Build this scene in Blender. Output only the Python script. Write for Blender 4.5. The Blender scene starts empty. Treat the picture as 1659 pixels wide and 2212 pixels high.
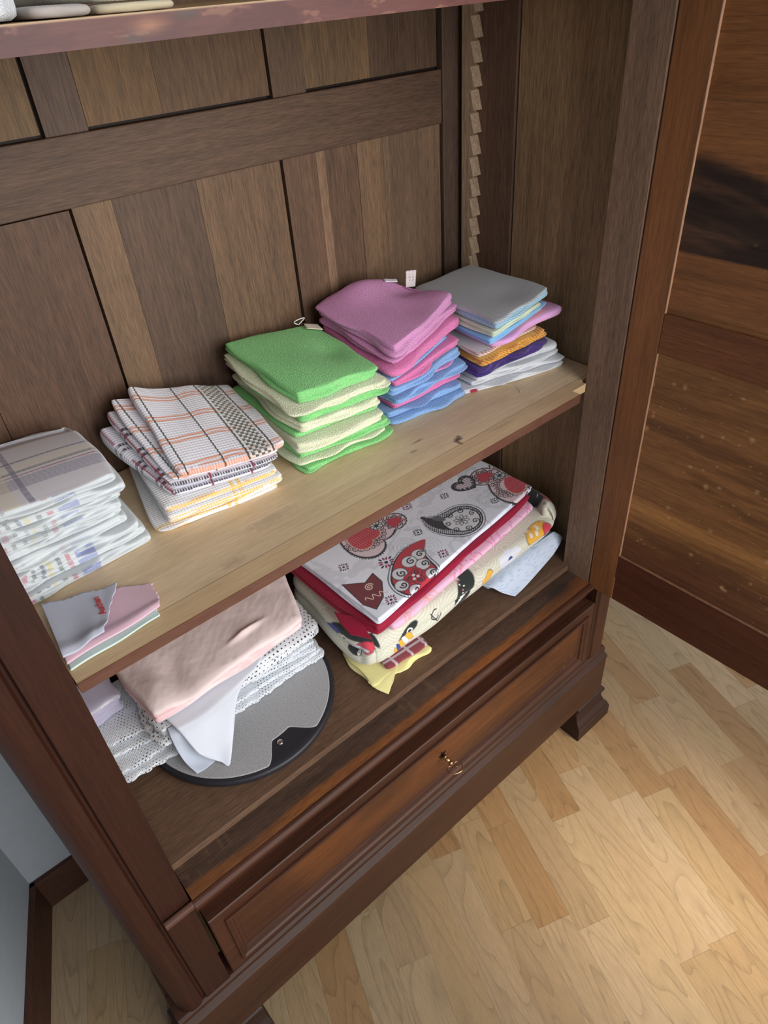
import bpy, bmesh, math, random
import numpy as np
from mathutils import Matrix, Vector

# ------------------------------------------------------------------ camera, light, exposure
SC = bpy.context.scene
COL = SC.collection
cam_d = bpy.data.cameras.new('camera')
cam = bpy.data.objects.new('camera', cam_d)
COL.objects.link(cam)
SC.camera = cam
def _rot(rx, ry, rz):
    return Matrix.Rotation(rz, 4, 'Z') @ Matrix.Rotation(ry, 4, 'Y') @ Matrix.Rotation(rx, 4, 'X')
cam.matrix_world = Matrix.Translation((-.03, -.6062, 1.7030)) @ _rot(.91408, .0661, -.71116)
cam_d.sensor_fit = 'HORIZONTAL'
cam_d.sensor_width = 36.0
cam_d.lens = 36.0 * 1494.68 / 1659.0
cam_d.clip_start = .02

SC.view_settings.view_transform = 'Standard'
SC.view_settings.look = 'None'
SC.view_settings.gamma = 1.0
SC.view_settings.use_curve_mapping = False
SC.view_settings.exposure = 0.0
SC.cycles.use_denoising = True
SC.cycles.max_bounces = 8
SC.cycles.transparent_max_bounces = 12

W = bpy.data.worlds.new('room_daylight')
SC.world = W
W.use_nodes = True
W.node_tree.nodes['Background'].inputs[0].default_value = (.80, .88, 1.0, 1)
W.node_tree.nodes['Background'].inputs[1].default_value = .36

def area(name, loc, target, sx, sy, energy, color, spread=180):
    l = bpy.data.lights.new(name, 'AREA')
    l.shape = 'RECTANGLE'; l.size = sx; l.size_y = sy
    l.energy = energy; l.color = color; l.spread = math.radians(spread)
    o = bpy.data.objects.new(name, l); COL.objects.link(o)
    o.location = loc
    o.rotation_euler = (Vector(target) - Vector(loc)).to_track_quat('-Z', 'Y').to_euler()
    return o
area('window_daylight', (.85, -2.3, 1.70), (.5, .3, 1.00), 2.4, 1.8, 96, (1.0, .97, .93))
area('floor_patch_lamp', (1.35, -2.4, 2.0), (.86, -.42, 0.0), .22, .22, 1.6, (1.0, .82, .56), 19)  # added narrow beam, shaped to make the warm patch on the floor

# ------------------------------------------------------------------ small helpers
def S(r, g, b):
    def f(c):
        c /= 255.0
        return c / 12.92 if c <= .04045 else ((c + .055) / 1.055) ** 2.4
    return np.array([f(r), f(g), f(b)])

def tag(o, label=None, cat=None, group=None, kind=None):
    if label: o['label'] = label
    if cat: o['category'] = cat
    if group: o['group'] = group
    if kind: o['kind'] = kind
    return o

def empty(name, loc=(0, 0, 0)):
    o = bpy.data.objects.new(name, None)
    COL.objects.link(o); o.location = loc; o.empty_display_size = .05
    return o

def put(o, parent):
    o.parent = parent
    o.matrix_parent_inverse = Matrix.Translation(parent.location).inverted() if parent.parent is None else parent.matrix_world.inverted()

_lat = {}
def vnoise(x, y, seed=0):
    if seed not in _lat:
        _lat[seed] = np.random.default_rng(seed).random((64, 64))
    L = _lat[seed]
    x = np.asarray(x, float); y = np.asarray(y, float)
    xi = np.floor(x).astype(int); yi = np.floor(y).astype(int)
    fx = x - xi; fy = y - yi
    fx = fx * fx * (3 - 2 * fx); fy = fy * fy * (3 - 2 * fy)
    a = L[xi % 64, yi % 64]; b = L[(xi + 1) % 64, yi % 64]
    c = L[xi % 64, (yi + 1) % 64]; d = L[(xi + 1) % 64, (yi + 1) % 64]
    return (a * (1 - fx) + b * fx) * (1 - fy) + (c * (1 - fx) + d * fx) * fy
def fbm(x, y, seed=0, oct=4):
    s = 0; a = .5; t = 0
    for i in range(oct):
        s = s + a * vnoise(np.asarray(x) * 2 ** i, np.asarray(y) * 2 ** i, seed + i * 7); t += a; a *= .55
    return s / t
def sst(a, b, x):
    t = np.clip((np.asarray(x, float) - a) / (b - a), 0, 1)
    return t * t * (3 - 2 * t)
def mix(c0, c1, t):
    t = np.asarray(t)[..., None]
    return np.asarray(c0) * (1 - t) + np.asarray(c1) * t

# ------------------------------------------------------------------ materials
def newmat(name):
    m = bpy.data.materials.new(name); m.use_nodes = True
    nt = m.node_tree; b = nt.nodes['Principled BSDF']
    return m, nt, b
def N(nt, t, **kw):
    n = nt.nodes.new(t)
    for k, v in kw.items(): setattr(n, k, v)
    return n
def math_node(nt, op, a, b=None):
    n = N(nt, 'ShaderNodeMath', operation=op)
    for i, v in enumerate((a, b)):
        if v is None: continue
        if isinstance(v, (int, float)): n.inputs[i].default_value = v
        else: nt.links.new(v, n.inputs[i])
    return n.outputs[0]

def wood(name, axis='X', rough=.5, contrast=.5, bump=.12, spec=.4, scale=1.0, uv=False, pores=.42):
    """timber whose tint comes from the Col attribute, with grain running along one axis"""
    m, nt, b = newmat(name)
    at = N(nt, 'ShaderNodeAttribute', attribute_name='Col')
    tc = N(nt, 'ShaderNodeTexCoord')
    def grain(sx, sl, detail, dist):
        mp = N(nt, 'ShaderNodeMapping')
        sc = {'X': (sl, sx, sx), 'Y': (sx, sl, sx), 'Z': (sx, sx, sl)}[axis]
        mp.inputs['Scale'].default_value = tuple(c * scale for c in sc)
        nt.links.new(tc.outputs['UV' if uv else 'Object'], mp.inputs[0])
        n = N(nt, 'ShaderNodeTexNoise')
        n.inputs['Scale'].default_value = 1.0
        n.inputs['Detail'].default_value = detail
        n.inputs['Distortion'].default_value = dist
        nt.links.new(mp.outputs[0], n.inputs['Vector'])
        return n.outputs[0]
    fine = grain(260, 9, 3, .3)
    mid = grain(48, 2.2, 4, .8)
    big = grain(9, 2.0, 3, .6)
    pore = grain(850, 42, 2, .2)
    s = math_node(nt, 'ADD', math_node(nt, 'MULTIPLY', fine, .40), math_node(nt, 'ADD', math_node(nt, 'MULTIPLY', mid, .38), math_node(nt, 'MULTIPLY', big, .34)))
    rng = N(nt, 'ShaderNodeMapRange')
    rng.inputs['From Min'].default_value = .36; rng.inputs['From Max'].default_value = .76
    rng.inputs['To Min'].default_value = 1 - contrast; rng.inputs['To Max'].default_value = 1 + contrast * .8
    nt.links.new(s, rng.inputs[0])
    pr = N(nt, 'ShaderNodeMapRange'); pr.inputs['From Min'].default_value = .30; pr.inputs['From Max'].default_value = .62
    pr.inputs['To Min'].default_value = 1 - pores; pr.inputs['To Max'].default_value = 1 + pores * .35
    nt.links.new(pore, pr.inputs[0])
    mul = N(nt, 'ShaderNodeVectorMath', operation='SCALE')
    nt.links.new(at.outputs['Color'], mul.inputs[0]); nt.links.new(math_node(nt, 'MULTIPLY', rng.outputs[0], pr.outputs[0]), mul.inputs['Scale'])
    nt.links.new(mul.outputs[0], b.inputs['Base Color'])
    b.inputs['Roughness'].default_value = rough
    b.inputs['Specular IOR Level'].default_value = spec
    bp = N(nt, 'ShaderNodeBump'); bp.inputs['Strength'].default_value = bump; bp.inputs['Distance'].default_value = .002
    nt.links.new(fine, bp.inputs['Height']); nt.links.new(bp.outputs[0], b.inputs['Normal'])
    return m

def fabric(name, kind='cotton', rough=.92, strength=.5, sheen=.25):
    m, nt, b = newmat(name)
    at = N(nt, 'ShaderNodeAttribute', attribute_name='Col')
    uv = N(nt, 'ShaderNodeUVMap')
    def tex(sx, sy, detail=2):
        mp = N(nt, 'ShaderNodeMapping'); mp.inputs['Scale'].default_value = (sx, sy, 1)
        nt.links.new(uv.outputs[0], mp.inputs[0])
        n = N(nt, 'ShaderNodeTexNoise'); n.inputs['Scale'].default_value = 1; n.inputs['Detail'].default_value = detail
        nt.links.new(mp.outputs[0], n.inputs['Vector']); return n.outputs[0]
    def wave(sc, axis, dist=1.0):
        w = N(nt, 'ShaderNodeTexWave', bands_direction=axis)
        w.inputs['Scale'].default_value = sc; w.inputs['Distortion'].default_value = dist
        w.inputs['Detail'].default_value = 1; w.inputs['Detail Scale'].default_value = 2
        nt.links.new(uv.outputs[0], w.inputs['Vector']); return w.outputs[0]
    lo, hi, dist = .82, 1.14, .0015
    if kind == 'terry':
        h = math_node(nt, 'ADD', math_node(nt, 'MULTIPLY', wave(120, 'Y', 6.0), .16), math_node(nt, 'MULTIPLY', tex(640, 430, 3), .98))
        lo, hi = .62, 1.36; dist = .003
    elif kind == 'waffle':
        h = math_node(nt, 'MULTIPLY', math_node(nt, 'ADD', wave(62, 'X', .2), wave(62, 'Y', .2)), .5)
        lo, hi = .93, 1.03; dist = .0018
    elif kind == 'mesh':
        h = math_node(nt, 'MULTIPLY', math_node(nt, 'ADD', wave(100, 'DIAGONAL', .6), wave(85, 'Y', .6)), .5)
        lo, hi = .78, 1.38; dist = .0010
    elif kind == 'knit':
        h = math_node(nt, 'ADD', math_node(nt, 'MULTIPLY', wave(110, 'X', 1.0), .3), math_node(nt, 'MULTIPLY', tex(500, 500, 2), .7))
    elif kind == 'felt':
        h = tex(260, 700, 4); lo, hi = .62, 1.30
    else:
        h = tex(1100, 1100, 2); lo, hi = .93, 1.06; dist = .0006
    rng = N(nt, 'ShaderNodeMapRange')
    rng.inputs['From Min'].default_value = .2; rng.inputs['From Max'].default_value = .85
    rng.inputs['To Min'].default_value = lo; rng.inputs['To Max'].default_value = hi
    nt.links.new(h, rng.inputs[0])
    mul = N(nt, 'ShaderNodeVectorMath', operation='SCALE')
    nt.links.new(at.outputs['Color'], mul.inputs[0]); nt.links.new(rng.outputs[0], mul.inputs['Scale'])
    nt.links.new(mul.outputs[0], b.inputs['Base Color'])
    b.inputs['Roughness'].default_value = rough
    b.inputs['Specular IOR Level'].default_value = .15
    b.inputs['Sheen Weight'].default_value = sheen
    b.inputs['Sheen Roughness'].default_value = .6
    bp = N(nt, 'ShaderNodeBump'); bp.inputs['Strength'].default_value = strength; bp.inputs['Distance'].default_value = dist
    nt.links.new(h, bp.inputs['Height']); nt.links.new(bp.outputs[0], b.inputs['Normal'])
    return m

def lace(name, nx, ny, hole):
    """openwork crochet: the holes are real gaps in the cloth"""
    m = fabric(name, 'knit', strength=.8)
    nt = m.node_tree; b = nt.nodes['Principled BSDF']; out = nt.nodes['Material Output']
    uv = N(nt, 'ShaderNodeUVMap')
    sep = N(nt, 'ShaderNodeSeparateXYZ'); nt.links.new(uv.outputs[0], sep.inputs[0])
    def cell(o, k):
        f = math_node(nt, 'FRACT', math_node(nt, 'MULTIPLY', o, k))
        return math_node(nt, 'ABSOLUTE', math_node(nt, 'SUBTRACT', f, .5))
    row = math_node(nt, 'FLOOR', math_node(nt, 'MULTIPLY', sep.outputs[1], ny))
    sh = math_node(nt, 'MULTIPLY', math_node(nt, 'MODULO', row, 2.0), .5 / nx)
    cx = cell(math_node(nt, 'ADD', sep.outputs[0], sh), nx); cy = cell(sep.outputs[1], ny)
    # a slow pattern decides where the openwork is
    mp = N(nt, 'ShaderNodeMapping'); mp.inputs['Scale'].default_value = (34, 34, 1)
    nt.links.new(uv.outputs[0], mp.inputs[0])
    nz = N(nt, 'ShaderNodeTexNoise'); nz.inputs['Scale'].default_value = 1; nz.inputs['Detail'].default_value = 1
    nt.links.new(mp.outputs[0], nz.inputs['Vector'])
    amt = math_node(nt, 'ADD', hole, math_node(nt, 'MULTIPLY', math_node(nt, 'SUBTRACT', nz.outputs[0], .5), .5))
    r = math_node(nt, 'MAXIMUM', cx, cy)
    gap = math_node(nt, 'LESS_THAN', r, amt)
    tr = N(nt, 'ShaderNodeBsdfTransparent'); mx = N(nt, 'ShaderNodeMixShader')
    nt.links.new(gap, mx.inputs[0]); nt.links.new(b.outputs[0], mx.inputs[1]); nt.links.new(tr.outputs[0], mx.inputs[2])
    nt.links.new(mx.outputs[0], out.inputs[0])
    return m

def plain(name, rgb, rough=.6, metal=0, spec=.4):
    m, nt, b = newmat(name)
    tc = N(nt, 'ShaderNodeTexCoord')
    n = N(nt, 'ShaderNodeTexNoise'); n.inputs['Scale'].default_value = 40; n.inputs['Detail'].default_value = 3
    nt.links.new(tc.outputs['Object'], n.inputs['Vector'])
    rng = N(nt, 'ShaderNodeMapRange'); rng.inputs['To Min'].default_value = .92; rng.inputs['To Max'].default_value = 1.08
    nt.links.new(n.outputs[0], rng.inputs[0])
    c = N(nt, 'ShaderNodeRGB'); c.outputs[0].default_value = (*rgb, 1)
    mul = N(nt, 'ShaderNodeVectorMath', operation='SCALE')
    nt.links.new(c.outputs[0], mul.inputs[0]); nt.links.new(rng.outputs[0], mul.inputs['Scale'])
    nt.links.new(mul.outputs[0], b.inputs['Base Color'])
    b.inputs['Roughness'].default_value = rough; b.inputs['Metallic'].default_value = metal
    b.inputs['Specular IOR Level'].default_value = spec
    return m

M = dict(
    raw_x=wood('raw_timber_along_x', 'X', .62, .36), raw_z=wood('raw_timber_along_z', 'Z', .62, .38),
    raw_y=wood('raw_timber_along_y', 'Y', .62, .42),
    pol_x=wood('polished_timber_along_x', 'X', .50, .45, .06, .3, pores=.2), pol_z=wood('polished_timber_along_z', 'Z', .50, .45, .06, .3, pores=.2),
    pol_y=wood('polished_timber_along_y', 'Y', .50, .45, .06, .3, pores=.25),
    shelf=wood('shelf_timber', 'X', .5, .16, .05, .4, pores=.12),
    terry=fabric('microfibre_terry', 'terry', strength=.9), waffle=fabric('waffle_weave', 'waffle', strength=.35),
    cotton=fabric('smooth_cotton', 'cotton', strength=.3), mesh=fabric('grey_mesh_weave', 'mesh', strength=.6),
    knit=fabric('loose_weave', 'knit', strength=.5), felt=fabric('felt_pad', 'felt', strength=.5),
    satin=fabric('satin_cotton', 'cotton', rough=.55, strength=.2, sheen=.1),
    lace_fine=lace('fine_lace', 150, 190, .12), lace_open=lace('crochet_lace', 105, 105, .17),
    plaster=plain('shade_darkened_plaster', S(158, 166, 174), .9), rim=plain('dark_plastic', S(40, 40, 46), .45),  # plaster colour is darkened to hold the shade on the walls
    brass=plain('brass', S(190, 150, 110), .28, 1.0), steel=plain('steel', S(200, 200, 205), .25, 1.0),
    black=plain('black_recess', S(12, 9, 8), .9), label=plain('white_label', S(225, 225, 228), .7),
    red=plain('red_print', S(190, 50, 50), .7), thread=plain('cotton_thread', S(225, 215, 195), .9),
)

# ------------------------------------------------------------------ mesh building
class MB:
    def __init__(s): s.v = []; s.f = []; s.c = []
    def add(s, verts, faces, col):
        k = len(s.v); s.v += [tuple(map(float, p)) for p in verts]
        s.f += [tuple(i + k for i in f) for f in faces]
        col = np.asarray(col, float)
        s.c += [tuple(col)] * len(verts) if col.ndim == 1 else [tuple(c) for c in col]
        return s
    def box(s, a, b, col):
        (x0, y0, z0), (x1, y1, z1) = a, b
        v = [(x0, y0, z0), (x1, y0, z0), (x1, y1, z0), (x0, y1, z0), (x0, y0, z1), (x1, y0, z1), (x1, y1, z1), (x0, y1, z1)]
        return s.add(v, [(3, 2, 1, 0), (4, 5, 6, 7), (0, 1, 5, 4), (1, 2, 6, 5), (2, 3, 7, 6), (3, 0, 4, 7)], col)
    def prism(s, prof, axis, a, b, col):
        """a closed profile swept along one axis; profile in the two other axes (in xyz order)"""
        n = len(prof); v = []
        for t in (a, b):
            for p, q in prof:
                v.append({'X': (t, p, q), 'Y': (p, t, q), 'Z': (p, q, t)}[axis])
        f = [tuple(range(n)), tuple(range(2 * n - 1, n - 1, -1))] + [(i, i + n, (i + 1) % n + n, (i + 1) % n) for i in range(n)]
        return s.add(v, f, col)
    def plate(s, o, eu, ev, Wd, Hd, nu, nv, thick, fn):
        """a board with a finely divided face so that stains and worn patches can be coloured"""
        o, eu, ev = map(np.array, (o, eu, ev)); n = np.cross(eu, ev)
        u, v = np.meshgrid(np.linspace(0, Wd, nu), np.linspace(0, Hd, nv))
        P = o + u[..., None] * eu + v[..., None] * ev
        C = fn(u, v).reshape(-1, 3)
        idx = np.arange(nu * nv).reshape(nv, nu)
        F = [(idx[j, i], idx[j, i + 1], idx[j + 1, i + 1], idx[j + 1, i]) for j in range(nv - 1) for i in range(nu - 1)]
        s.add(P.reshape(-1, 3), F, C)
        loop = list(idx[0, :]) + list(idx[1:, -1]) + list(idx[-1, -2::-1]) + list(idx[-2:0:-1, 0])
        Q = P.reshape(-1, 3)[loop]; Cl = C[loop]; k = len(loop)
        F = [(i + k, (i + 1) % k + k, (i + 1) % k, i) for i in range(k)] + [tuple(range(2 * k - 1, k - 1, -1))]
        return s.add(np.vstack([Q, Q - n * thick]), F, np.vstack([Cl, Cl]))
    def rings(s, loops, col, cap0=False, cap1=False):
        n = len(loops[0]); v = [p for L in loops for p in L]; f = []
        for j in range(len(loops) - 1):
            for i in range(n):
                f.append((j * n + i, j * n + (i + 1) % n, (j + 1) * n + (i + 1) % n, (j + 1) * n + i))
        if cap0: f.append(tuple(range(n - 1, -1, -1)))
        if cap1: f.append(tuple(range((len(loops) - 1) * n, len(loops) * n)))
        return s.add(v, f, col)
    def tube(s, pts, r, seg=8, col=(1, 1, 1), closed=False):
        pts = [Vector(p) for p in pts]; loops = []
        up = None
        for i, p in enumerate(pts):
            a = pts[max(i - 1, 0)]; b = pts[min(i + 1, len(pts) - 1)]
            t = (b - a).normalized()
            if up is None: up = t.orthogonal().normalized()
            up = (up - t * up.dot(t)).normalized(); w = t.cross(up)
            rr = r[i] if hasattr(r, '__len__') else r
            loops.append([p + (up * math.cos(2 * math.pi * k / seg) + w * math.sin(2 * math.pi * k / seg)) * rr for k in range(seg)])
        return s.rings(loops, col, True, True)
    def build(s, name, mat, parent=None, bevel=0, smooth=False, fix=True):
        me = bpy.data.meshes.new(name)
        me.from_pydata(s.v, [], s.f); me.validate()
        a = me.attributes.new('Col', 'FLOAT_COLOR', 'POINT')
        c = np.ones((len(s.v), 4), np.float32); c[:, :3] = np.array(s.c)
        a.data.foreach_set('color', c.ravel())
        if fix:
            bm = bmesh.new(); bm.from_mesh(me); bmesh.ops.recalc_face_normals(bm, faces=bm.faces); bm.to_mesh(me); bm.free()
        if smooth: me.polygons.foreach_set('use_smooth', [True] * len(me.polygons))
        o = bpy.data.objects.new(name, me); COL.objects.link(o)
        me.materials.append(M[mat] if isinstance(mat, str) else mat)
        if bevel:
            md = o.modifiers.new('edge', 'BEVEL'); md.width = bevel; md.segments = 2; md.limit_method = 'ANGLE'
        if parent: put(o, parent)
        return o

def arc(cx, cy, r, a0, a1, n):
    return [(cx + r * math.cos(math.radians(a0 + (a1 - a0) * i / n)), cy + r * math.sin(math.radians(a0 + (a1 - a0) * i / n))) for i in range(n + 1)]

# ------------------------------------------------------------------ the room
PD = np.array([.3475, .9377]); PN = np.array([.9377, -.3475])      # laminate runs parallel to the left wall
def build_floor():
    rnd = random.Random(5)
    mb = MB(); uvs = []
    pitch = .0805
    pal = [S(140, 116, 86), S(138, 113, 83), S(144, 121, 94), S(137, 109, 78), S(133, 103, 71), S(147, 125, 99), S(141, 117, 89), S(131, 101, 70), S(143, 121, 93)]
    known = {9: [(.6 * PD[0] - .412 * PD[1], 4)]}
    for k in range(-14, 32):
        u0 = k * pitch - .0145; u1 = u0 + pitch
        t = -3.2 + rnd.random() * .4
        while t < 1.2:
            L = rnd.choice([.24, .32, .40, .46, .52]) + rnd.random() * .04
            c = pal[rnd.randrange(len(pal))] * np.array([1.03, 1.07, 1.10]) * (0.94 + .12 * rnd.random())
            q = [(u0 + .00015, t + .00015), (u1 - .00015, t + .00015), (u1 - .00015, t + L - .00015), (u0 + .00015, t + L - .00015)]
            mb.add([(u * PN[0] + w * PD[0], u * PN[1] + w * PD[1], 0) for u, w in q], [(0, 1, 2, 3)], c)
            ox, oy = rnd.random() * 40, rnd.random() * 40
            uvs += [(u - u0 + ox, w - t + oy) for u, w in q]
            t += L
    # slab under the strips shows as the hairline joints
    B = 3.0
    mb.add([(-B, -3.4, -.0015), (B + 1, -3.4, -.0015), (B + 1, 1.3, -.0015), (-B, 1.3, -.0015), (-B, -3.4, -.05), (B + 1, -3.4, -.05), (B + 1, 1.3, -.05), (-B, 1.3, -.05)],
           [(0, 1, 2, 3), (7, 6, 5, 4), (0, 4, 5, 1), (1, 5, 6, 2), (2, 6, 7, 3), (3, 7, 4, 0)], S(118, 92, 64))
    uvs += [(0, 0)] * 8
    m, nt, b = newmat('laminate')
    at = N(nt, 'ShaderNodeAttribute', attribute_name='Col'); uv = N(nt, 'ShaderNodeUVMap')
    def nz(sx, sy, detail, dist=0.0):
        mp = N(nt, 'ShaderNodeMapping'); mp.inputs['Scale'].default_value = (sx, sy, 1)
        nt.links.new(uv.outputs[0], mp.inputs[0])
        n = N(nt, 'ShaderNodeTexNoise'); n.inputs['Scale'].default_value = 1; n.inputs['Detail'].default_value = detail; n.inputs['Distortion'].default_value = dist
        nt.links.new(mp.outputs[0], n.inputs['Vector']); return n.outputs[0]
    # growth rings: contour lines of a long smooth field make the arched figure
    f = math_node(nt, 'FRACT', math_node(nt, 'MULTIPLY', nz(12, 1.9, 1, .2), 13.0))
    line = math_node(nt, 'POWER', f, 5.0)
    pores = nz(520, 34, 3)
    soft = nz(30, 3, 2)
    s = math_node(nt, 'SUBTRACT', 1.10, math_node(nt, 'MULTIPLY', line, .27))
    pm = N(nt, 'ShaderNodeMapRange'); pm.inputs['From Min'].default_value = .34; pm.inputs['From Max'].default_value = .60
    nt.links.new(pores, pm.inputs[0])
    s = math_node(nt, 'SUBTRACT', s, math_node(nt, 'MULTIPLY', math_node(nt, 'SUBTRACT', 1.0, pm.outputs[0]), .20))
    s = math_node(nt, 'ADD', s, math_node(nt, 'MULTIPLY', soft, .22))
    mul = N(nt, 'ShaderNodeVectorMath', operation='SCALE')
    nt.links.new(at.outputs['Color'], mul.inputs[0]); nt.links.new(s, mul.inputs['Scale'])
    nt.links.new(mul.outputs[0], b.inputs['Base Color'])
    b.inputs['Roughness'].default_value = .42; b.inputs['Specular IOR Level'].default_value = .35
    o = mb.build('floor', m, fix=False)
    l = o.data.uv_layers.new(name='UVMap')
    vi = np.empty(len(o.data.loops), int); o.data.loops.foreach_get('vertex_index', vi)
    l.data.foreach_set('uv', np.array(uvs)[vi].astype(np.float32).ravel())
    tag(o, kind='structure')
build_floor()

WC = np.array([-.2475, .556])                                       # where the two walls meet
o = MB().box((-.60, .556, 0), (3.2, .66, 2.6), (1, 1, 1)).build('wall_back', 'plaster'); tag(o, kind='structure')
def slanted(name, mat, d0, d1, z0, z1, col, off=0):
    n = np.array([-.9377, .3475]); d = -PD
    a = WC + n * d0 - d * off; b = a + d * (3.4 + off); c = b + n * (d1 - d0); e = a + n * (d1 - d0)
    ps = [a, b, c, e]
    mb = MB().add([(p[0], p[1], z) for z in (z0, z1) for p in ps], [(3, 2, 1, 0), (4, 5, 6, 7), (0, 1, 5, 4), (1, 2, 6, 5), (2, 3, 7, 6), (3, 0, 4, 7)], col)
    o = mb.build(name, mat, bevel=.002); tag(o, kind='structure')
slanted('wall_left', 'plaster', 0, .10, 0, 2.6, (1, 1, 1), .05)
slanted('baseboard_left', 'pol_y', -.014, 0, 0, .112, S(70, 44, 34))
o = MB().box((-.26, .542, 0), (3.0, .556, .112), S(70, 44, 34)).build('baseboard_back', 'pol_x', bevel=.002); tag(o, kind='structure')

# ------------------------------------------------------------------ wardrobe
DB = .445                      # front of the back framing
TOP = 2.12
wardrobe = empty('wardrobe', (.5, .2, 0))
tag(wardrobe, 'old dark brown wooden wardrobe with open door, base drawer and stacks of folded cloths inside', 'wardrobe')
cB, cD, cR = S(112, 84, 62), S(64, 34, 22), S(100, 72, 52)
# back: framing, planks and the dark board behind the gaps
mb = MB(); mb.box((-.07, .466, .55), (1.075, .478, TOP - .02), S(40, 28, 22)); mb.build('back_board', 'raw_z', wardrobe)
for z0, z1 in ((1.482, 1.568), (.62, .70)): MB().box((-.055, DB, z0), (1.0, .463, z1), S(86, 64, 49)).build('back_rail', 'raw_x', wardrobe, bevel=.0015)
mb = MB(); mb.box((1.003, DB, .62), (1.062, .463, TOP - .02), S(80, 62, 50)); mb.build('back_stile', 'raw_z', wardrobe, bevel=.0015)
low = [(-.055, .10, (100, 74, 58)), (.101, .287, (98, 72, 56)), (.2915, .349, (128, 102, 78)), (.3495, .484, (98, 76, 62)), (.4845, .6375, (122, 96, 74)),
       (.6435, .709, (112, 86, 68)), (.7095, .728, (142, 114, 92)), (.7285, .798, (114, 88, 70)), (.7985, .857, (132, 106, 82)), (.8575, .9995, (126, 102, 82))]
upp = [(-.055, .12, (104, 80, 56)), (.121, .2825, (116, 92, 62)), (.2885, .346, (98, 78, 66)), (.3465, .4565, (122, 94, 62)), (.457, .637, (112, 86, 62)),
       (.6425, .705, (108, 86, 68)), (.7055, .84, (122, 98, 72)), (.8405, .995, (98, 76, 60))]
mb = MB()
rp = random.Random(3)
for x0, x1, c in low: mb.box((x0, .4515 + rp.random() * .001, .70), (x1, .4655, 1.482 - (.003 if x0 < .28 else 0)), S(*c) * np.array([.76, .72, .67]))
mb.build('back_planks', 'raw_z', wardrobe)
mb = MB()
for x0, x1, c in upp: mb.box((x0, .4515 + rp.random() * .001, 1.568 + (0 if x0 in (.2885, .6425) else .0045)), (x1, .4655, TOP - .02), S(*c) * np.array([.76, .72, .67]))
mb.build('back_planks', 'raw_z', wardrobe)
# sides
for sgn, x0 in ((1, 1.061), (-1, -.055)):
    mb = MB()
    xa, xb = (x0, x0 + .018) if sgn > 0 else (x0 - .018, x0)
    mb.box((xa, .322, .40), (xb, .466, TOP - .02), S(100, 76, 62)); mb.box((xa + .003 * sgn, .07, .40), (xb, .3185, TOP - .02), S(142, 116, 88))
    mb.build('side_panel', 'raw_z', wardrobe, bevel=.001)
# front posts
prof = [(0, 0), (0, .07), (-.095, .07)] + [(-.0945 + .024 - .024 * math.cos(math.radians(t)), .024 - .026 * math.sin(math.radians(t))) for t in range(0, 91, 15)] + [(-.062, -.002), (-.056, .001), (-.0525, .006), (-.049, .006), (-.047, 0)]
MB().prism(prof, 'Z', .26, TOP, S(50, 23, 13)).build('post', 'pol_z', wardrobe, bevel=.001)
mb = MB(); mb.box((1.0, .0, .60), (1.118, .07, TOP), S(122, 96, 78)); mb.build('post', 'raw_z', wardrobe, bevel=.002)
mb = MB(); mb.prism([(1.052, .07), (1.118, .07), (1.118, .006), (1.112, 0), (1.070, 0), (1.066, .006), (1.060, .006), (1.056, .002), (1.052, .002)], 'Z', .26, .60, S(66, 38, 25)); mb.build('post_foot', 'pol_z', wardrobe, bevel=.001)
mb = MB(); mb.box((-.10, -.02, TOP), (1.13, .48, TOP + .03), cD); mb.build('top_board', 'pol_x', wardrobe, bevel=.004)
# notched strip in the far right corner that carried the shelves
mb = MB(); z = 1.05; prof = [(.408, z)]
while z < TOP - .08:
    prof += [(.4005, z + .003), (.410, z + .0345), (.4155, z + .0372)]; z += .0372
prof += [(.431, z), (.431, 1.05)]
mb.prism(prof, 'X', 1.038, 1.0605, S(168, 144, 120)); mb.build('shelf_rack', 'raw_z', wardrobe)
# bottom of the cupboard, worn front ledge, step and ridge
def ledge_col(u, v):
    x = u; y = v                                   # y from the front edge backwards
    c = mix(S(92, 68, 53), S(62, 46, 38), fbm(x * 7, y * 60, 11))
    edge = .016 + .012 * fbm(x * 9, y * 6, 21) + .012 * np.exp(-((x - .95) / .12) ** 2) + .004 * fbm(x * 60, y * 3, 12)
    w = sst(0, .012, edge - y) * (.35 + .75 * fbm(x * 4.5, y * 2, 8))
    c = mix(c, S(140, 84, 40), np.clip(w, 0, 1))
    sc = sst(.60, .68, fbm(x * 240, y * 22, 31)) * sst(.52, .66, fbm(x * 6, y * 30, 33))
    c = mix(c, S(120, 92, 70), sc * .3)
    blk = np.exp(-((x - .93) / .05) ** 2 - ((y - .030) / .018) ** 2)
    return mix(c, S(40, 32, 29), np.clip(blk * .8, 0, 1))
mb = MB(); mb.box((-.055, .056, .600), (1.061, .45, .620), S(106, 80, 62)); mb.build('cupboard_floor', 'raw_x', wardrobe, bevel=.0006)
mb = MB(); mb.plate((.003, -.004, .6045), (1, 0, 0), (0, 1, 0), .997, .0605, 420, 60, .03, ledge_col); mb.build('threshold', 'raw_x', wardrobe)
ridge = [(-.004, .6045)] + [(-.006 + .010 * math.cos(math.radians(a)) , .5955 + .009 * math.sin(math.radians(a))) for a in range(80, 281, 20)] + [(.004, .582), (.020, .566), (.024, .520), (.03, .5), (.05, .5), (.05, .60), (.0, .60)]
mb = MB(); mb.prism(ridge, 'X', .002, 1.052, S(74, 42, 28)); mb.build('threshold_moulding', 'pol_x', wardrobe, bevel=.0008)
MB().prism([(-.0045 - .0085 * math.sin(math.radians(a)), .5955 - .008 * math.cos(math.radians(a))) for a in range(0, 181, 20)], 'X', -.046, .002, S(84, 52, 40)).build('threshold_moulding', 'pol_x', wardrobe)
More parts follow.
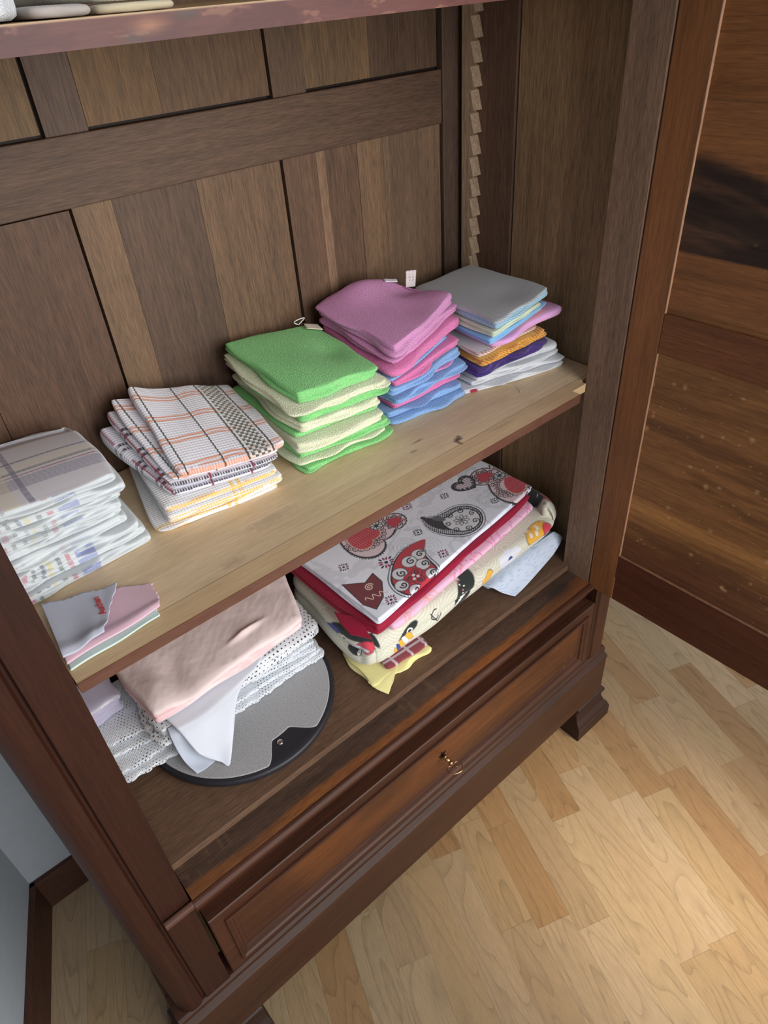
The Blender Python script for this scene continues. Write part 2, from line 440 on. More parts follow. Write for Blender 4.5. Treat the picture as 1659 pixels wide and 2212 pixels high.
# base drawer
def frame_loops(x0, x1, z0, z1, prof):
    return [[(x0 + i, y, z0 + i), (x1 - i, y, z0 + i), (x1 - i, y, z1 - i), (x0 + i, y, z1 - i)] for i, y in prof]
mb = MB()
mb.rings(frame_loops(.008, 1.050, .294, .502, [(0, .05), (0, .003), (.002, .001), (.024, .001), (.0245, -.004), (.029, -.0055), (.032, -.002), (.036, -.0005), (.038, .004), (.042, .006), (.046, .006)]), S(68, 38, 24), True, False)
drawer = mb.build('drawer', 'pol_x', wardrobe)
def dpanel(u, v):
    c = mix(S(98, 56, 27), S(68, 38, 21), sst(.35, .7, fbm(u * 3.2, v * 5, 41)))
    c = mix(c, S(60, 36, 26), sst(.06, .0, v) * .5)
    return mix(c, S(176, 130, 92), sst(.72, .80, fbm(u * 90, v * 40, 43)) * .35 * sst(.75, 1.0, u))
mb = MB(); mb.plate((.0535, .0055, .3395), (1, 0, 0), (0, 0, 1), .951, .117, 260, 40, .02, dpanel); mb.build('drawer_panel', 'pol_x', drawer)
mb = MB()
kz, kx = .408, .5455
mb.prism([(kx + r * math.cos(a), kz + r * math.sin(a)) for r, a in [((.0115 if i % 2 == 0 else .0062), math.pi * (i / 5) + .5) for i in range(10)]], 'Y', .0044, .012, S(14, 10, 8)); mb.build('keyhole', 'black', drawer)
# base rail, plinth and feet
mb = MB(); pl = [(.05, .120), (-.012, .120), (-.012, .252), (-.010, .256), (-.014, .259), (-.014, .266), (-.008, .270), (-.002, .274), (-.004, .280), (-.004, .288), (.002, .292), (.05, .292)]
mb.prism(pl, 'X', -.105, 1.1285, S(62, 36, 23)); mb.build('plinth', 'pol_x', wardrobe, bevel=.001)
for xa, xb in ((-.105, -.087), (1.1105, 1.1285)):
    MB().box((xa, .05, .12), (xb, .47, .288), S(80, 48, 32)).build('plinth_side', 'pol_y', wardrobe, bevel=.001)
mb = MB(); mb.box((.03, .10, .30), (1.03, .46, .31), S(70, 50, 38)); mb.build('drawer_runner', 'raw_x', wardrobe)
def foot(x0, x1):
    mb = MB(); L = []
    for d, z in [(.025, 0), (.025, .040), (.021, .046), (.021, .051), (.011, .066), (.006, .082), (.004, .100), (.010, .104), (.010, .113), (.002, .1195)]:
        L.append([(x0 - d * .35, -.004 - d, z), (x1 + d, -.004 - d, z), (x1 + d, .11, z), (x0 - d * .35, .11, z)])
    mb.rings(L, S(46, 27, 20), True, True); mb.build('foot', 'pol_x', wardrobe, bevel=.0015)
foot(1.036, 1.140); 
mb = MB(); L = []
for d, z in [(.025, 0), (.025, .040), (.021, .046), (.021, .051), (.011, .066), (.006, .082), (.004, .100), (.010, .104), (.010, .113), (.002, .1195)]:
    L.append([(-.112 - d, -.004 - d, z), (.022 + d * .35, -.004 - d, z), (.022 + d * .35, .11, z), (-.112 - d, .11, z)])
mb.rings(L, S(46, 27, 20), True, True); mb.build('foot', 'pol_x', wardrobe, bevel=.0015)
for x0, x1 in ((-.118, -.01), (1.03, 1.145)):
    MB().box((x0, .37, 0), (x1, .47, .1195), S(62, 36, 26)).build('foot', 'pol_x', wardrobe, bevel=.002)
# door, swung open at a right angle to the front
HX = 1.0; DY = -.56
mb = MB(); cs = S(124, 80, 48)
mb.box((HX, -.062, .5965), (HX + .026, -.002, TOP - .03), cs); mb.box((HX, DY, .5965), (HX + .026, DY + .062, TOP - .03), cs)
door = mb.build('door', 'pol_z', wardrobe, bevel=.002)
mb = MB(); mb.box((HX, DY + .062, 1.1745), (HX + .026, -.062, 1.244), S(108, 66, 40)); mb.build('door_rail', 'pol_y', door, bevel=.0015)
mb = MB(); mb.prism([(HX + .0025, .5965), (HX + .026, .5965), (HX + .026, .7205), (HX, .7205), (HX, .662), (HX + .0015, .659), (HX + .0025, .657)], 'Y', DY + .062, -.062, S(80, 42, 27)); mb.build('door_rail', 'pol_y', door)
mb = MB(); mb.box((HX, DY + .062, TOP - .12), (HX + .026, -.062, TOP - .03), cs); mb.build('door_rail', 'pol_y', door, bevel=.0015)
def spots(u, v, c, seed, n, lo, hi):
    r = np.random.default_rng(seed)
    for _ in range(n):
        a, b = r.random() * u.max(), r.random() * v.max(); rr = lo + (hi - lo) * r.random() ** 3; k = .5 + r.random()
        c = mix(c, S(196, 158, 112), np.clip(1.3 - np.hypot((u - a) / rr, (v - b) / (rr * k)), 0, 1) * .55)
    return c
def dp_low(u, v):
    c = mix(S(150, 104, 62), S(112, 74, 44), fbm(u * 3, v * 26, 51))
    c = mix(c, S(92, 56, 38), sst(.115, .06, v + .02 * fbm(u * 8, v * 3, 9)) * .8)
    c = mix(c, S(168, 120, 70), np.exp(-((v - .14) / .02) ** 2) * .7)
    c = mix(c, S(84, 54, 36), sst(.60, .70, fbm(u * 4, v * 22, 57)) * .5)
    return spots(u, v, c, 4, 170, .0012, .005)
def dp_up(u, v):
    z = v + 1.244
    c = mix(S(136, 90, 52), S(112, 72, 44), fbm(u * 4, v * 30, 61))
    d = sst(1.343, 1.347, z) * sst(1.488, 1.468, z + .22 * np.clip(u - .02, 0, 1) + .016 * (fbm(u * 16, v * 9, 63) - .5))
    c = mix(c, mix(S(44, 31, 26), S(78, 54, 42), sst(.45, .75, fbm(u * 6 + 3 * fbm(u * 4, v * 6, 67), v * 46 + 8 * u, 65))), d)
    c = mix(c, S(122, 76, 40), sst(1.548, 1.551, z) * .35)
    c = mix(c, S(30, 20, 15), np.exp(-((z - 1.5485) / .0012) ** 2) * .7)
    return spots(u, v, c, 9, 60, .001, .0035)
mb = MB(); mb.plate((HX + .0045, -.058, .7185), (0, -1, 0), (0, 0, 1), .44, .459, 180, 240, .014, dp_low); mb.build('door_panel', 'pol_y', door)
mb = MB(); mb.plate((HX + .0045, -.058, 1.241), (0, -1, 0), (0, 0, 1), .44, .75, 180, 300, .014, dp_up); mb.build('door_panel', 'pol_y', door)
mb = MB()
for z0, z1 in ((.7205, 1.1745), (1.244, TOP - .12)):
    mb.box((HX - .0003, -.0633, z0), (HX + .0045, -.0619, z1), S(176, 136, 108))
mb.box((HX - .0002, -.46, .7202), (HX + .0045, -.0638, .7215), S(150, 108, 82))
mb.build('door_bead', 'raw_z', door)

# ------------------------------------------------------------------ shelves
def shelf_top(u, v):
    x = u; y = v
    c = mix(S(232, 208, 174), S(216, 190, 152), fbm(x * 2.5, y * 30, 71))
    c = mix(c, S(204, 176, 140), sst(.55, .75, fbm(x * 5, y * 9, 73)) * .6)
    c = mix(c, S(140, 104, 66), np.exp(-((y - .0395 - .0006 * np.sin(x * 9)) / .0009) ** 2) * .75)
    c = mix(c, S(208, 174, 130), sst(.039, .036, y) * .5)
    c = mix(c, S(206, 150, 104), sst(.0022, .0, y) * .8)
    for sx, sy, lx, ly, k in ((.742, .055, .010, .006, .9), (.735, .047, .004, .009, .8), (.748, .060, .004, .004, .9), (.690, .100, .016, .003, .6), (.665, .082, .010, .003, .45), (.39, .10, .05, .012, .25), (.83, .03, .03, .004, .25), (.30, .055, .02, .01, .25)):
        r = np.hypot((x - sx) / lx, (y - sy) / ly) + 1.1 * (fbm(x * 190, y * 190, 77) - .5)
        c = mix(c, S(58, 44, 34), np.clip(1.25 - r, 0, 1) * k)
    return c
def shelf_front(u, v):
    c = mix(S(92, 60, 48), S(106, 72, 57), fbm(u * 14, v * 70, 81))
    return mix(c, S(92, 50, 42), sst(.5, .7, fbm(u * 30, v * 120, 83)) * .4)
sh = empty('wooden_shelf', (.5, .25, 1.058))
tag(sh, 'pale wooden shelf board with scuffed top, middle shelf holding the towel stacks', 'shelf')
mb = MB()
def sp(x0, x1, y0, y1, nu, nv):
    mb.plate((x0, y0, 1.0755), (1, 0, 0), (0, 1, 0), x1 - x0, y1 - y0, nu, nv, .0172, lambda u, v: shelf_top(u + x0 + .05, v + y0 - .0475))
sp(.004, .956, .0475, .0655, 480, 14); sp(.004, .9965, .0655, .0790, 480, 10); sp(-.05, 1.0345, .0790, .443, 600, 220); sp(1.0345, 1.0595, .0790, .398, 16, 60)
mb.build('shelf_board', 'shelf', sh, fix=False)
mb = MB(); mb.plate((.004, .0469, 1.0582), (1, 0, 0), (0, 0, 1), .952, .0173, 400, 12, .0008, shelf_front); mb.build('shelf_edge', 'shelf', sh, fix=False)
def up_front(u, v):
    c = mix(S(80, 42, 39), S(99, 56, 50), fbm(u * 12, v * 90, 91))
    c = mix(c, S(74, 38, 38), sst(.50, .66, fbm(u * 22 + 3, v * 60, 93)) * .8)
    c = mix(c, S(146, 100, 76), np.exp(-((u - .278) / .014) ** 2 - ((v - .011) / .005) ** 2) * .8)
    c = mix(c, S(70, 56, 52), np.exp(-((u - .262) / .009) ** 2 - ((v - .004) / .005) ** 2) * .8)
    c = mix(c, S(74, 60, 56), np.exp(-((u - .315) / .012) ** 2 - ((v - .017) / .004) ** 2) * .8)
    c = mix(c, S(134, 94, 78), sst(.66, .74, fbm(u * 40, v * 130, 95)) * .5)
    return mix(c, S(180, 152, 118), sst(.0185, .0205, v))
su = empty('wooden_shelf', (.5, .25, 1.674))
tag(su, 'upper wooden shelf with a reddish stained front edge, seen across the top of the photo', 'shelf')
MB().box((.004, .0608, 1.674), (.996, .4430, 1.6945), S(190, 158, 116)).box((-.05, .0715, 1.674), (.004, .4430, 1.6945), S(190, 158, 116)).box((.996, .0715, 1.674), (1.035, .4430, 1.6945), S(190, 158, 116)).build('shelf_board', 'shelf', su)
mb = MB(); mb.plate((.004, .060, 1.674), (1, 0, 0), (0, 0, 1), .992, .0205, 620, 24, .0008, up_front); mb.build('shelf_edge', 'shelf', su, fix=False)

# key standing in the drawer lock
key = empty('key', (kx, -.012, kz))
tag(key, 'small brass key with a scrolled bow, sticking out of the drawer keyhole', 'key')
mb = MB()
mb.tube([(kx, .004, kz), (kx, -.016, kz - .001)], .0042, 12); mb.tube([(kx, -.004, kz), (kx, -.0055, kz)], .0055, 12)
mb.tube([(kx, -.016, kz - .001), (kx, -.0185, kz - .001), (kx, -.0225, kz - .001), (kx, -.025, kz - .001)], [.003, .0055, .0055, .002], 12)
mb.build('shaft', 'brass', key, smooth=True)
def smooth_path(p, n=6):
    p = np.array(p, float); out = []
    for i in range(len(p) - 1):
        p0, p1, p2, p3 = p[max(i - 1, 0)], p[i], p[i + 1], p[min(i + 2, len(p) - 1)]
        for t in np.linspace(0, 1, n, endpoint=False):
            out.append(.5 * (2 * p1 + (p2 - p0) * t + (2 * p0 - 5 * p1 + 4 * p2 - p3) * t ** 2 + (3 * p1 - p0 - 3 * p2 + p3) * t ** 3))
    return np.array(out + [p[-1]])
mb = MB()
bw = [(.550, -.0345), (.5465, -.0315), (.548, -.0265), (.553, -.0245), (.5585, -.027), (.561, -.033), (.559, -.039), (.555, -.0445), (.549, -.047), (.543, -.0465), (.537, -.0445), (.531, -.041), (.527, -.0355), (.5275, -.0295), (.531, -.025), (.536, -.023), (.5405, -.0245), (.5415, -.0290), (.539, -.0325), (.5365, -.0335)]
sp_ = smooth_path(bw)
rr = [.0012 + .0007 * math.exp(-((i / len(sp_) - .45) / .09) ** 2) + .0006 * (math.exp(-(i / 4) ** 2) + math.exp(-((len(sp_) - i) / 4) ** 2)) for i in range(len(sp_))]
mb.tube([(p[0], p[1], .4065) for p in sp_], rr, 8)
mb.build('bow', 'brass', key, smooth=True)

# ------------------------------------------------------------------ folded cloths
class Sines:
    def __init__(s, seed, n=7, lo=6, hi=26):
        r = np.random.default_rng(seed)
        a = r.random(n) * 6.283; k = lo + (hi - lo) * r.random(n)
        s.kx = k * np.cos(a); s.ky = k * np.sin(a); s.p = r.random(n) * 6.283; s.a = 1 / np.sqrt(k / lo); s.a /= s.a.sum()
    def __call__(s, x, y):
        x = np.asarray(x, float); y = np.asarray(y, float)
        return sum(a * np.sin(kx * x + ky * y + p) for a, kx, ky, p in zip(s.a, s.kx, s.ky, s.p))

def bil(q, a, b):
    q = [np.asarray(c, float) for c in q]
    if q[0].ndim: a = a[..., None]; b = b[..., None]
    return (q[0] * (1 - a) + q[1] * a) * (1 - b) + (q[3] * (1 - a) + q[2] * a) * b

def cloth(name, quad, zb, zt, pat, mat, n=2, seed=1, res=(46, 40), bump=.0018, bfun=None, wob=.0022, k=.06, nose=None, dz=None, edge=None, parent=None, depth=.85, fine=0.0, bow=None, hz=None, rc=.018, per=0):
    """A folded cloth: quad = front-left, front-right, back-right, back-left; zb / zt = its underside and top at those corners.
    n folds show along the edges; nose = (direction, weight) where the fold is one fat round roll."""
    nu, nv = res
    zb = np.asarray(zb, float); zt = np.asarray(zt, float)
    T = float((zt - zb).mean()); rl = T / (2 * n)
    quad = np.asarray(quad, float); cen = quad.mean(0)
    ex = quad[1] - quad[0]; Wd = np.linalg.norm(ex); ex = ex / Wd
    ey = quad[3] - quad[0]; Dp = np.linalg.norm(ey); ey = ey / Dp
    sh = min(rl, .012)
    quad = np.array([c + (cen - c) * (sh * 1.2 / np.linalg.norm(cen - c)) for c in quad])
    A, B = np.meshgrid(np.linspace(0, 1, nu), np.linspace(0, 1, nv))
    a2 = A * 2 - 1; b2 = B * 2 - 1
    a = (a2 * np.sqrt(1 - k * b2 ** 2 / 2) + 1) / 2; b = (b2 * np.sqrt(1 - k * a2 ** 2 / 2) + 1) / 2
    P = bil(quad, a, b)
    rs = np.random.default_rng(seed)
    S1 = Sines(seed * 13 + 1, 6, 14, 60); S2 = Sines(seed * 13 + 2, 6, 14, 60)
    rim = np.maximum(np.abs(a2), np.abs(b2)) ** 6
    P[..., 0] += wob * S1(P[..., 0], P[..., 1]) * 1.6 * rim; P[..., 1] += wob * S2(P[..., 0], P[..., 1]) * 1.6 * rim
    P = P + (cen - P) * (rc * (np.abs(a2) * np.abs(b2)) ** 10)[..., None]
    if bow is not None:
        P += bow(A, B)
    bf = bfun if bfun is not None else Sines(seed * 7 + 5, 7, 10, 42)
    if hz is None: h0 = bil(zb, a, b); h1 = bil(zt, a, b)
    else: h0 = hz(zb, P); h1 = hz(zt, P)
    Z = h1 + bump * bf(P[..., 0], P[..., 1])
    Zl = h0 + bump * bf(P[..., 0], P[..., 1])
    if fine: Z = Z + fine * Sines(seed + 77, 9, 40, 120)(P[..., 0], P[..., 1])
    if dz is not None: Z = Z + dz(A, B)
    Z = Z - .25 * rl * rim
    U = a * Wd; V = b * Dp
    idx = np.arange(nu * nv).reshape(nv, nu)
    loop = np.concatenate([idx[0, :], idx[1:, -1], idx[-1, -2::-1], idx[-2:0:-1, 0]]); m = len(loop)
    LP = P.reshape(-1, 2)[loop]
    tg = np.roll(LP, -2, 0) - np.roll(LP, 2, 0)
    nr = np.stack([tg[:, 1], -tg[:, 0]], 1)
    for _ in range(2): nr = (np.roll(nr, 1, 0) + nr * 2 + np.roll(nr, -1, 0))
    nr /= np.linalg.norm(nr, axis=1)[:, None] + 1e-9
    nl = np.stack([nr @ ex, nr @ ey], 1)
    zhi = Z.reshape(-1)[loop]; zlo = Zl.reshape(-1)[loop]
    per = per or (8 if n <= 3 else 6)
    steps = max(n * per, 10)
    verts = [np.column_stack([P.reshape(-1, 2), Z.reshape(-1)])]
    uvs = [np.column_stack([U.reshape(-1), V.reshape(-1)])]; hh = [np.zeros(nu * nv)]
    s = np.arange(m) / m * 6.283
    jit = [sum(rs.normal() * np.sin(q * s + rs.random() * 6.28) for q in (1, 2, 3, 5, 7)) * wob * .75 for _ in range(n)]
    wn = 0
    if nose is not None:
        d = np.asarray(nose[0], float); d /= np.linalg.norm(d)
        wn = sst(.35, .8, nr @ d) * nose[1]
    arc_l = np.zeros(m); prev = np.zeros(m); U0 = U.reshape(-1)[loop]; V0 = V.reshape(-1)[loop]
    for i in range(1, steps + 1):
        h = i / steps
        f = (h * n) % 1.0; j = min(int(h * n), n - 1)
        if i == steps: f = 1.0
        sc = math.sqrt(max(0, 1 - (2 * f - 1) ** 2))
        env = math.sin(math.pi * f) ** .5 if 0 < f < 1 else 0
        off = rl * (sc * depth + (1 - depth) * (0 if i in (0, steps) else 1)) + jit[j] * env
        R = T / 2 * 1.15
        off = off * (1 - wn) + wn * (R * math.sqrt(max(0, 1 - (2 * h - 1) ** 2)) + jit[j] * .2 * env)
        if edge is not None: off = off + edge(s, h, nr)
        XY = LP + nr * np.asarray(off).reshape(-1, 1)
        if hz is not None:
            bb = bump * bf(XY[:, 0], XY[:, 1]); zl_ = hz(zb, XY) + bb; zh_ = hz(zt, XY) + bb
            d0 = (1 - h) ** 3
            z = (zh_ * (1 - d0) + zhi * d0) * (1 - h) + zl_ * h
        else:
            z = zhi * (1 - h) + zlo * h
        arc_l = arc_l + np.hypot(off - prev, (zhi - zlo) / steps); prev = off
        verts.append(np.column_stack([XY, z]))
        uvs.append(np.column_stack([U0 + nl[:, 0] * arc_l, V0 + nl[:, 1] * arc_l])); hh.append(np.full(m, h))
    # underside
    Vt = np.vstack(verts); UV = np.vstack(uvs); H = np.concatenate(hh)
    F = [(idx[j, i], idx[j, i + 1], idx[j + 1, i + 1], idx[j + 1, i]) for j in range(nv - 1) for i in range(nu - 1)]
    pl = loop
    for i in range(1, steps + 1):
        cl = nu * nv + (i - 1) * m + np.arange(m)
        F += [(pl[q], cl[q], cl[(q + 1) % m], pl[(q + 1) % m]) for q in range(m)]
        pl = cl
    nb = len(Vt)
    bi = nb + idx - 0; bmap = np.empty(nu * nv, int); inner = np.ones(nu * nv, bool); inner[loop] = False
    bmap[loop] = pl; bmap[inner] = nb + np.arange(inner.sum())
    Vt = np.vstack([Vt, np.column_stack([P.reshape(-1, 2), Zl.reshape(-1)])[inner]])
    UV = np.vstack([UV, np.column_stack([U.reshape(-1), V.reshape(-1)])[inner]]); H = np.concatenate([H, np.ones(inner.sum())])
    g = bmap[idx]
    F += [(g[j, i], g[j + 1, i], g[j + 1, i + 1], g[j, i + 1]) for j in range(nv - 1) for i in range(nu - 1)]
    C = pat(UV[:, 0], UV[:, 1], H)
    me = bpy.data.meshes.new(name)
    me.from_pydata(Vt.tolist(), [], [tuple(map(int, f)) for f in F])
    at = me.attributes.new('Col', 'FLOAT_COLOR', 'POINT')
    c4 = np.ones((len(Vt), 4), np.float32); c4[:, :3] = C
    at.data.foreach_set('color', c4.ravel())
    l = me.uv_layers.new(name='UVMap')
    vi = np.empty(len(me.loops), int); me.loops.foreach_get('vertex_index', vi)
    l.data.foreach_set('uv', UV[vi].astype(np.float32).ravel())
    me.polygons.foreach_set('use_smooth', [True] * len(me.polygons))
    me.materials.append(M[mat])
    o = bpy.data.objects.new(name, me); COL.objects.link(o)
    if parent: put(o, parent)
    return o

def sheet(name, rows, thick, pat, mat, parent=None, sub=5, smooth=True):
    """a thin cloth laid over a lattice of points (rows of equal length), with real thickness"""
    G = np.asarray(rows, float)
    def up(G, ax):
        n = G.shape[ax]; t = np.linspace(0, n - 1, (n - 1) * sub + 1)
        i = np.clip(np.floor(t).astype(int), 0, n - 2); f = t - i
        g = lambda k: np.take(G, np.clip(k, 0, n - 1), axis=ax)
        sh = [1] * G.ndim; sh[ax] = -1; f = f.reshape(sh)
        p0, p1, p2, p3 = g(i - 1), g(i), g(i + 1), g(i + 2)
        return .5 * (2 * p1 + (p2 - p0) * f + (2 * p0 - 5 * p1 + 4 * p2 - p3) * f ** 2 + (3 * p1 - p0 - 3 * p2 + p3) * f ** 3)
    G = up(up(G, 0), 1); nv, nu, _ = G.shape
    du = np.gradient(G, axis=1); dv = np.gradient(G, axis=0)
    nn = np.cross(du, dv); nn /= np.linalg.norm(nn, axis=2)[..., None] + 1e-12
    if nn[..., 2].mean() < 0: nn = -nn
    uu = np.cumsum(np.linalg.norm(du, axis=2), 1); vv = np.cumsum(np.linalg.norm(dv, axis=2), 0)
    C = pat(uu.ravel(), vv.ravel(), np.zeros(nu * nv))
    k = nu * nv; idx = np.arange(k).reshape(nv, nu)
    F = [(idx[j, i], idx[j, i + 1], idx[j + 1, i + 1], idx[j + 1, i]) for j in range(nv - 1) for i in range(nu - 1)]
    F += [tuple(q + k for q in f[::-1]) for f in F]
    loop = np.concatenate([idx[0, :], idx[1:, -1], idx[-1, -2::-1], idx[-2:0:-1, 0]]); m = len(loop)
    F += [(loop[(q + 1) % m], loop[q], loop[q] + k, loop[(q + 1) % m] + k) for q in range(m)]
    V = np.vstack([G.reshape(-1, 3), (G - nn * thick).reshape(-1, 3)])
    me = bpy.data.meshes.new(name); me.from_pydata(V.tolist(), [], [tuple(map(int, f)) for f in F])
    at = me.attributes.new('Col', 'FLOAT_COLOR', 'POINT'); c4 = np.ones((2 * k, 4), np.float32); c4[:, :3] = np.vstack([C, C])
    at.data.foreach_set('color', c4.ravel())
    UV = np.column_stack([uu.ravel(), vv.ravel()]); UV = np.vstack([UV, UV])
    l = me.uv_layers.new(name='UVMap'); vi = np.empty(len(me.loops), int); me.loops.foreach_get('vertex_index', vi)
    l.data.foreach_set('uv', UV[vi].astype(np.float32).ravel())
    bm = bmesh.new(); bm.from_mesh(me); bmesh.ops.recalc_face_normals(bm, faces=bm.faces); bm.to_mesh(me); bm.free()
    if smooth: me.polygons.foreach_set('use_smooth', [True] * len(me.polygons))
    me.materials.append(M[mat]); o = bpy.data.objects.new(name, me); COL.objects.link(o)
    if parent: put(o, parent)
    return o

def flat(c, var=.04, seed=0):
    c = np.asarray(c)
    def p(U, V, H):
        f = 1 + var * (fbm(U * 40, V * 40, 100 + seed) - .5) * 2
        return c * f[:, None]
    return p

class Stack:
    """bookkeeping for a pile: corner heights, its lean from the bottom outline to the top outline"""
    def __init__(s, z0, q0, q1, total, seed):
        s.z = np.full(4, float(z0)); s.z0 = z0; s.q0 = np.array(q0, float); s.q1 = np.array(q1, float); s.tot = total; s.bf = Sines(seed, 9, 10, 46); s.r = np.random.default_rng(seed)
    def hz(s, zc, P):
        q = (s.q0 + s.q1) / 2
        Am = np.column_stack([np.ones(4), q[:, 0], q[:, 1], q[:, 0] * q[:, 1]])
        c = np.linalg.solve(Am, np.asarray(zc))
        return c[0] + c[1] * P[..., 0] + c[2] * P[..., 1] + c[3] * P[..., 0] * P[..., 1]
    def add(s, name, t, pat, mat, label, cat, group=None, shift=(0, 0), grow=(0, 0, 0, 0), jit=.003, dq=None, **kw):
        t = np.asarray(t, float) * np.ones(4)
        f = np.clip((s.z.mean() - s.z0) / s.tot, 0, 1)
        q = s.q0 * (1 - f) + s.q1 * f + np.array(shift) + s.r.normal(size=(4, 2)) * jit
        c = q.mean(0)
        l, r_, fr, bk = grow
        ex = q[1] - q[0]; ex /= np.linalg.norm(ex); ey = q[3] - q[0]; ey /= np.linalg.norm(ey)
        q = q + np.array([-ex * l - ey * fr, ex * r_ - ey * fr, ex * r_ + ey * bk, -ex * l + ey * bk])
        if dq is not None: q = q + np.array(dq)
        zb = s.z.copy(); zt = s.z + t
        kw.setdefault('bump', .0020)
        o = cloth(name, q, zb + .0008, zt - .0008, pat, mat, bfun=s.bf, hz=s.hz, seed=int(s.r.integers(1e6)), **kw)
        s.z = zt
        tag(o, label, cat, group)
        o['_q'] = [float(v) for v in q.ravel()]
        return o

SHZ = 1.0757
# ---- white tea towels, far left of the shelf
def tea_side(ints, seed):
    def p(U, V, H):
        c = np.ones((len(U), 3)) * S(204, 211, 215)
        c = c * (1 + .05 * (fbm(U * 30, V * 30 + H * 4, seed) - .5))[:, None]
        n = sst(.42, .55, fbm(U * 22 + seed, H * 3, seed + 3)) * ints
        for u0, u1, col in ((.012, .040, (110, 120, 185)), (.048, .055, (185, 70, 110)), (.061, .066, (90, 95, 100)), (.074, .079, (95, 105, 130)), (.083, .089, (215, 200, 130)), (.097, .103, (90, 96, 98)), (.110, .117, (185, 80, 110)), (.124, .152, (105, 120, 190))):
            w = ((U > u0) & (U < u1)) * ((H > .02) & (H < .97)) * n
            w = w * (.55 + .45 * (np.sin(U * 2400 + H * 30) > 0))
            c = mix(c, S(*col), w * .8)
        return c
    return p
def tea_top(U, V, H):
    c = np.ones((len(U), 3)) * S(206, 204, 212)
    c = c * (1 + .035 * np.sin(V * 1900 + U * 1900))[:, None]
    tw = .62 + .38 * (np.sin(U * 2600) > 0)
    for v0, v1, col, k in ((.094, .098, (96, 92, 104), .85), (.072, .090, (214, 204, 178), .5), (.066, .070, (96, 100, 96), .8), (.058, .061, (150, 60, 78), .85), (.030, .055, (150, 148, 168), .85), (.070, .0725, (110, 100, 90), .6)):
        c = mix(c, S(*col), ((V > v0) & (V < v1)) * k * tw)
    for u0, u1, col, k in ((.098, .106, (104, 100, 132), .8), (.066, .088, (216, 206, 170), .5), (.050, .058, (160, 64, 84), .8), (.016, .044, (88, 92, 136), .85)):
        c = mix(c, S(*col), ((U > u0) & (U < u1)) * k * (.62 + .38 * (np.sin(V * 2600) > 0)))
    side = tea_side(1.0, 9)(U, V, H)
    return mix(c, side, (H > .1).astype(float))
A = Stack(SHZ, [(-.038, .222), (.178, .232), (.182, .425), (-.038, .425)], [(-.038, .240), (.170, .232), (.176, .425), (-.038, .425)], .135, 11)
ttx = ['lowest of the stack, lying on the shelf', 'second from the bottom', 'third from the bottom', 'fourth from the bottom', 'in the middle of the stack', 'fourth from the top', 'third from the top', 'second from the top']
for i, tx in enumerate(ttx):
    tk = [.0150, .0145, .0165, .0150, .0155, .0135, .0155, .0145][i]
    A.add('tea_towel', [tk * 1.05, tk * .95, tk * .95, tk * 1.1], tea_side([1, .9, .95, .25, .2, .7, .5, .8][i], 20 + i), 'cotton',
          'white tea towel with coloured edge, ' + tx, 'tea towel', 'white tea towels at the left of the shelf',
          grow=(0, [.010, .004, .0, -.006, -.012, -.010, -.006, .006][i], [.004, -.002, 0, -.004, -.008, 0, .002, .003][i], 0), n=[4, 3, 4, 3, 3, 3, 4, 3][i], nose=((1, 0), .9), res=(170, 24), wob=.0035, jit=.0015)
A.add('tea_towel', [.0185, .0140, .0135, .0200], tea_top, 'cotton', 'grey-white tea towel with violet, yellow and red stripes, topmost of the leftmost stack', 'tea towel', 'white tea towels at the left of the shelf',
      n=2, nose=((1, 0), .8), res=(230, 220), wob=.003, jit=.001, k=.16, dz=lambda a, b: .010 * np.sin(math.pi * b) * (.4 + .6 * a) - .010 * sst(.75, 1, b))

# ---- waffle towels
def waffle_orange(check=True, sidecol=(240, 160, 120)):
    def p(U, V, H):
        c = np.ones((len(U), 3)) * S(232, 232, 242)
        rag = .0007 * np.sin(U * 700) 
        wav = .002 * np.sin(U * 60) + .001 * np.sin(U * 130)
        for v in (.004, .012 + .0, .058, .066, .108, .116, .160, .168):
            w = np.abs(V + wav - v + .004) < .0021
            c = mix(c, S(226, 152, 118), w * .85)
        c = mix(c, S(240, 156, 116), (V < -.006) * (V > -.016) * (.55 + .45 * (np.sin(U * 1500) > -.2)) * .9)
        for u in (.006, .066):
            w = np.abs(U - u + .0006 * np.sin(V * 900)) < .0014
            c = mix(c, S(40, 58, 52), w * .9)
        if check:
            for u in (.106, .148):
                c = mix(c, S(38, 62, 56), (np.abs(U - u + .0005 * np.sin(V * 700)) < .0017) * .92)
            band = (U > .1095) & (U < .1445)
            c = mix(c, S(222, 214, 208), band * .8)
            ii = np.floor((U - .1115) / .0052); jj = np.floor((V + .05) / .0052)
            sm = (U > .1115) & (U < .1425)
            c = mix(c, S(40, 66, 60), sm * (((ii + jj) % 2) == 0) * .88)
        return c
    return p
def waffle_dark(U, V, H):
    c = np.ones((len(U), 3)) * S(228, 228, 240)
    dash = .25 + .75 * (np.sin(U * 1500) > -.35)
    for v in (-.017, -.004, .022, .034, .070, .082, .120, .132):
        c = mix(c, S(38, 38, 52), (np.abs(V - v) < .0030) * .92 * dash)
    for u in (-.004, .060, .128):
        c = mix(c, S(140, 36, 62), (np.abs(U - u) < .0017) * .9)
    return c
def waffle_yellow(seed, lines):
    def p(U, V, H):
        c = np.ones((len(U), 3)) * S(238, 238, 240)
        gap = .35 + .65 * (np.sin(U * 1700 + V * 300) > -.3)
        for v0, v1 in lines:
            c = mix(c, S(240, 190, 70), ((V > v0) & (V < v1)) * gap * .9)
        for u in (.108, .120):
            c = mix(c, S(246, 196, 70), (np.abs(U - u) < .0032) * (np.sin(V * 900) > -.4) * .75)
        return c
    return p
B = Stack(SHZ, [(.206, .230), (.396, .203), (.410, .405), (.245, .430)], [(.246, .240), (.412, .200), (.434, .405), (.262, .425)], .09, 12)
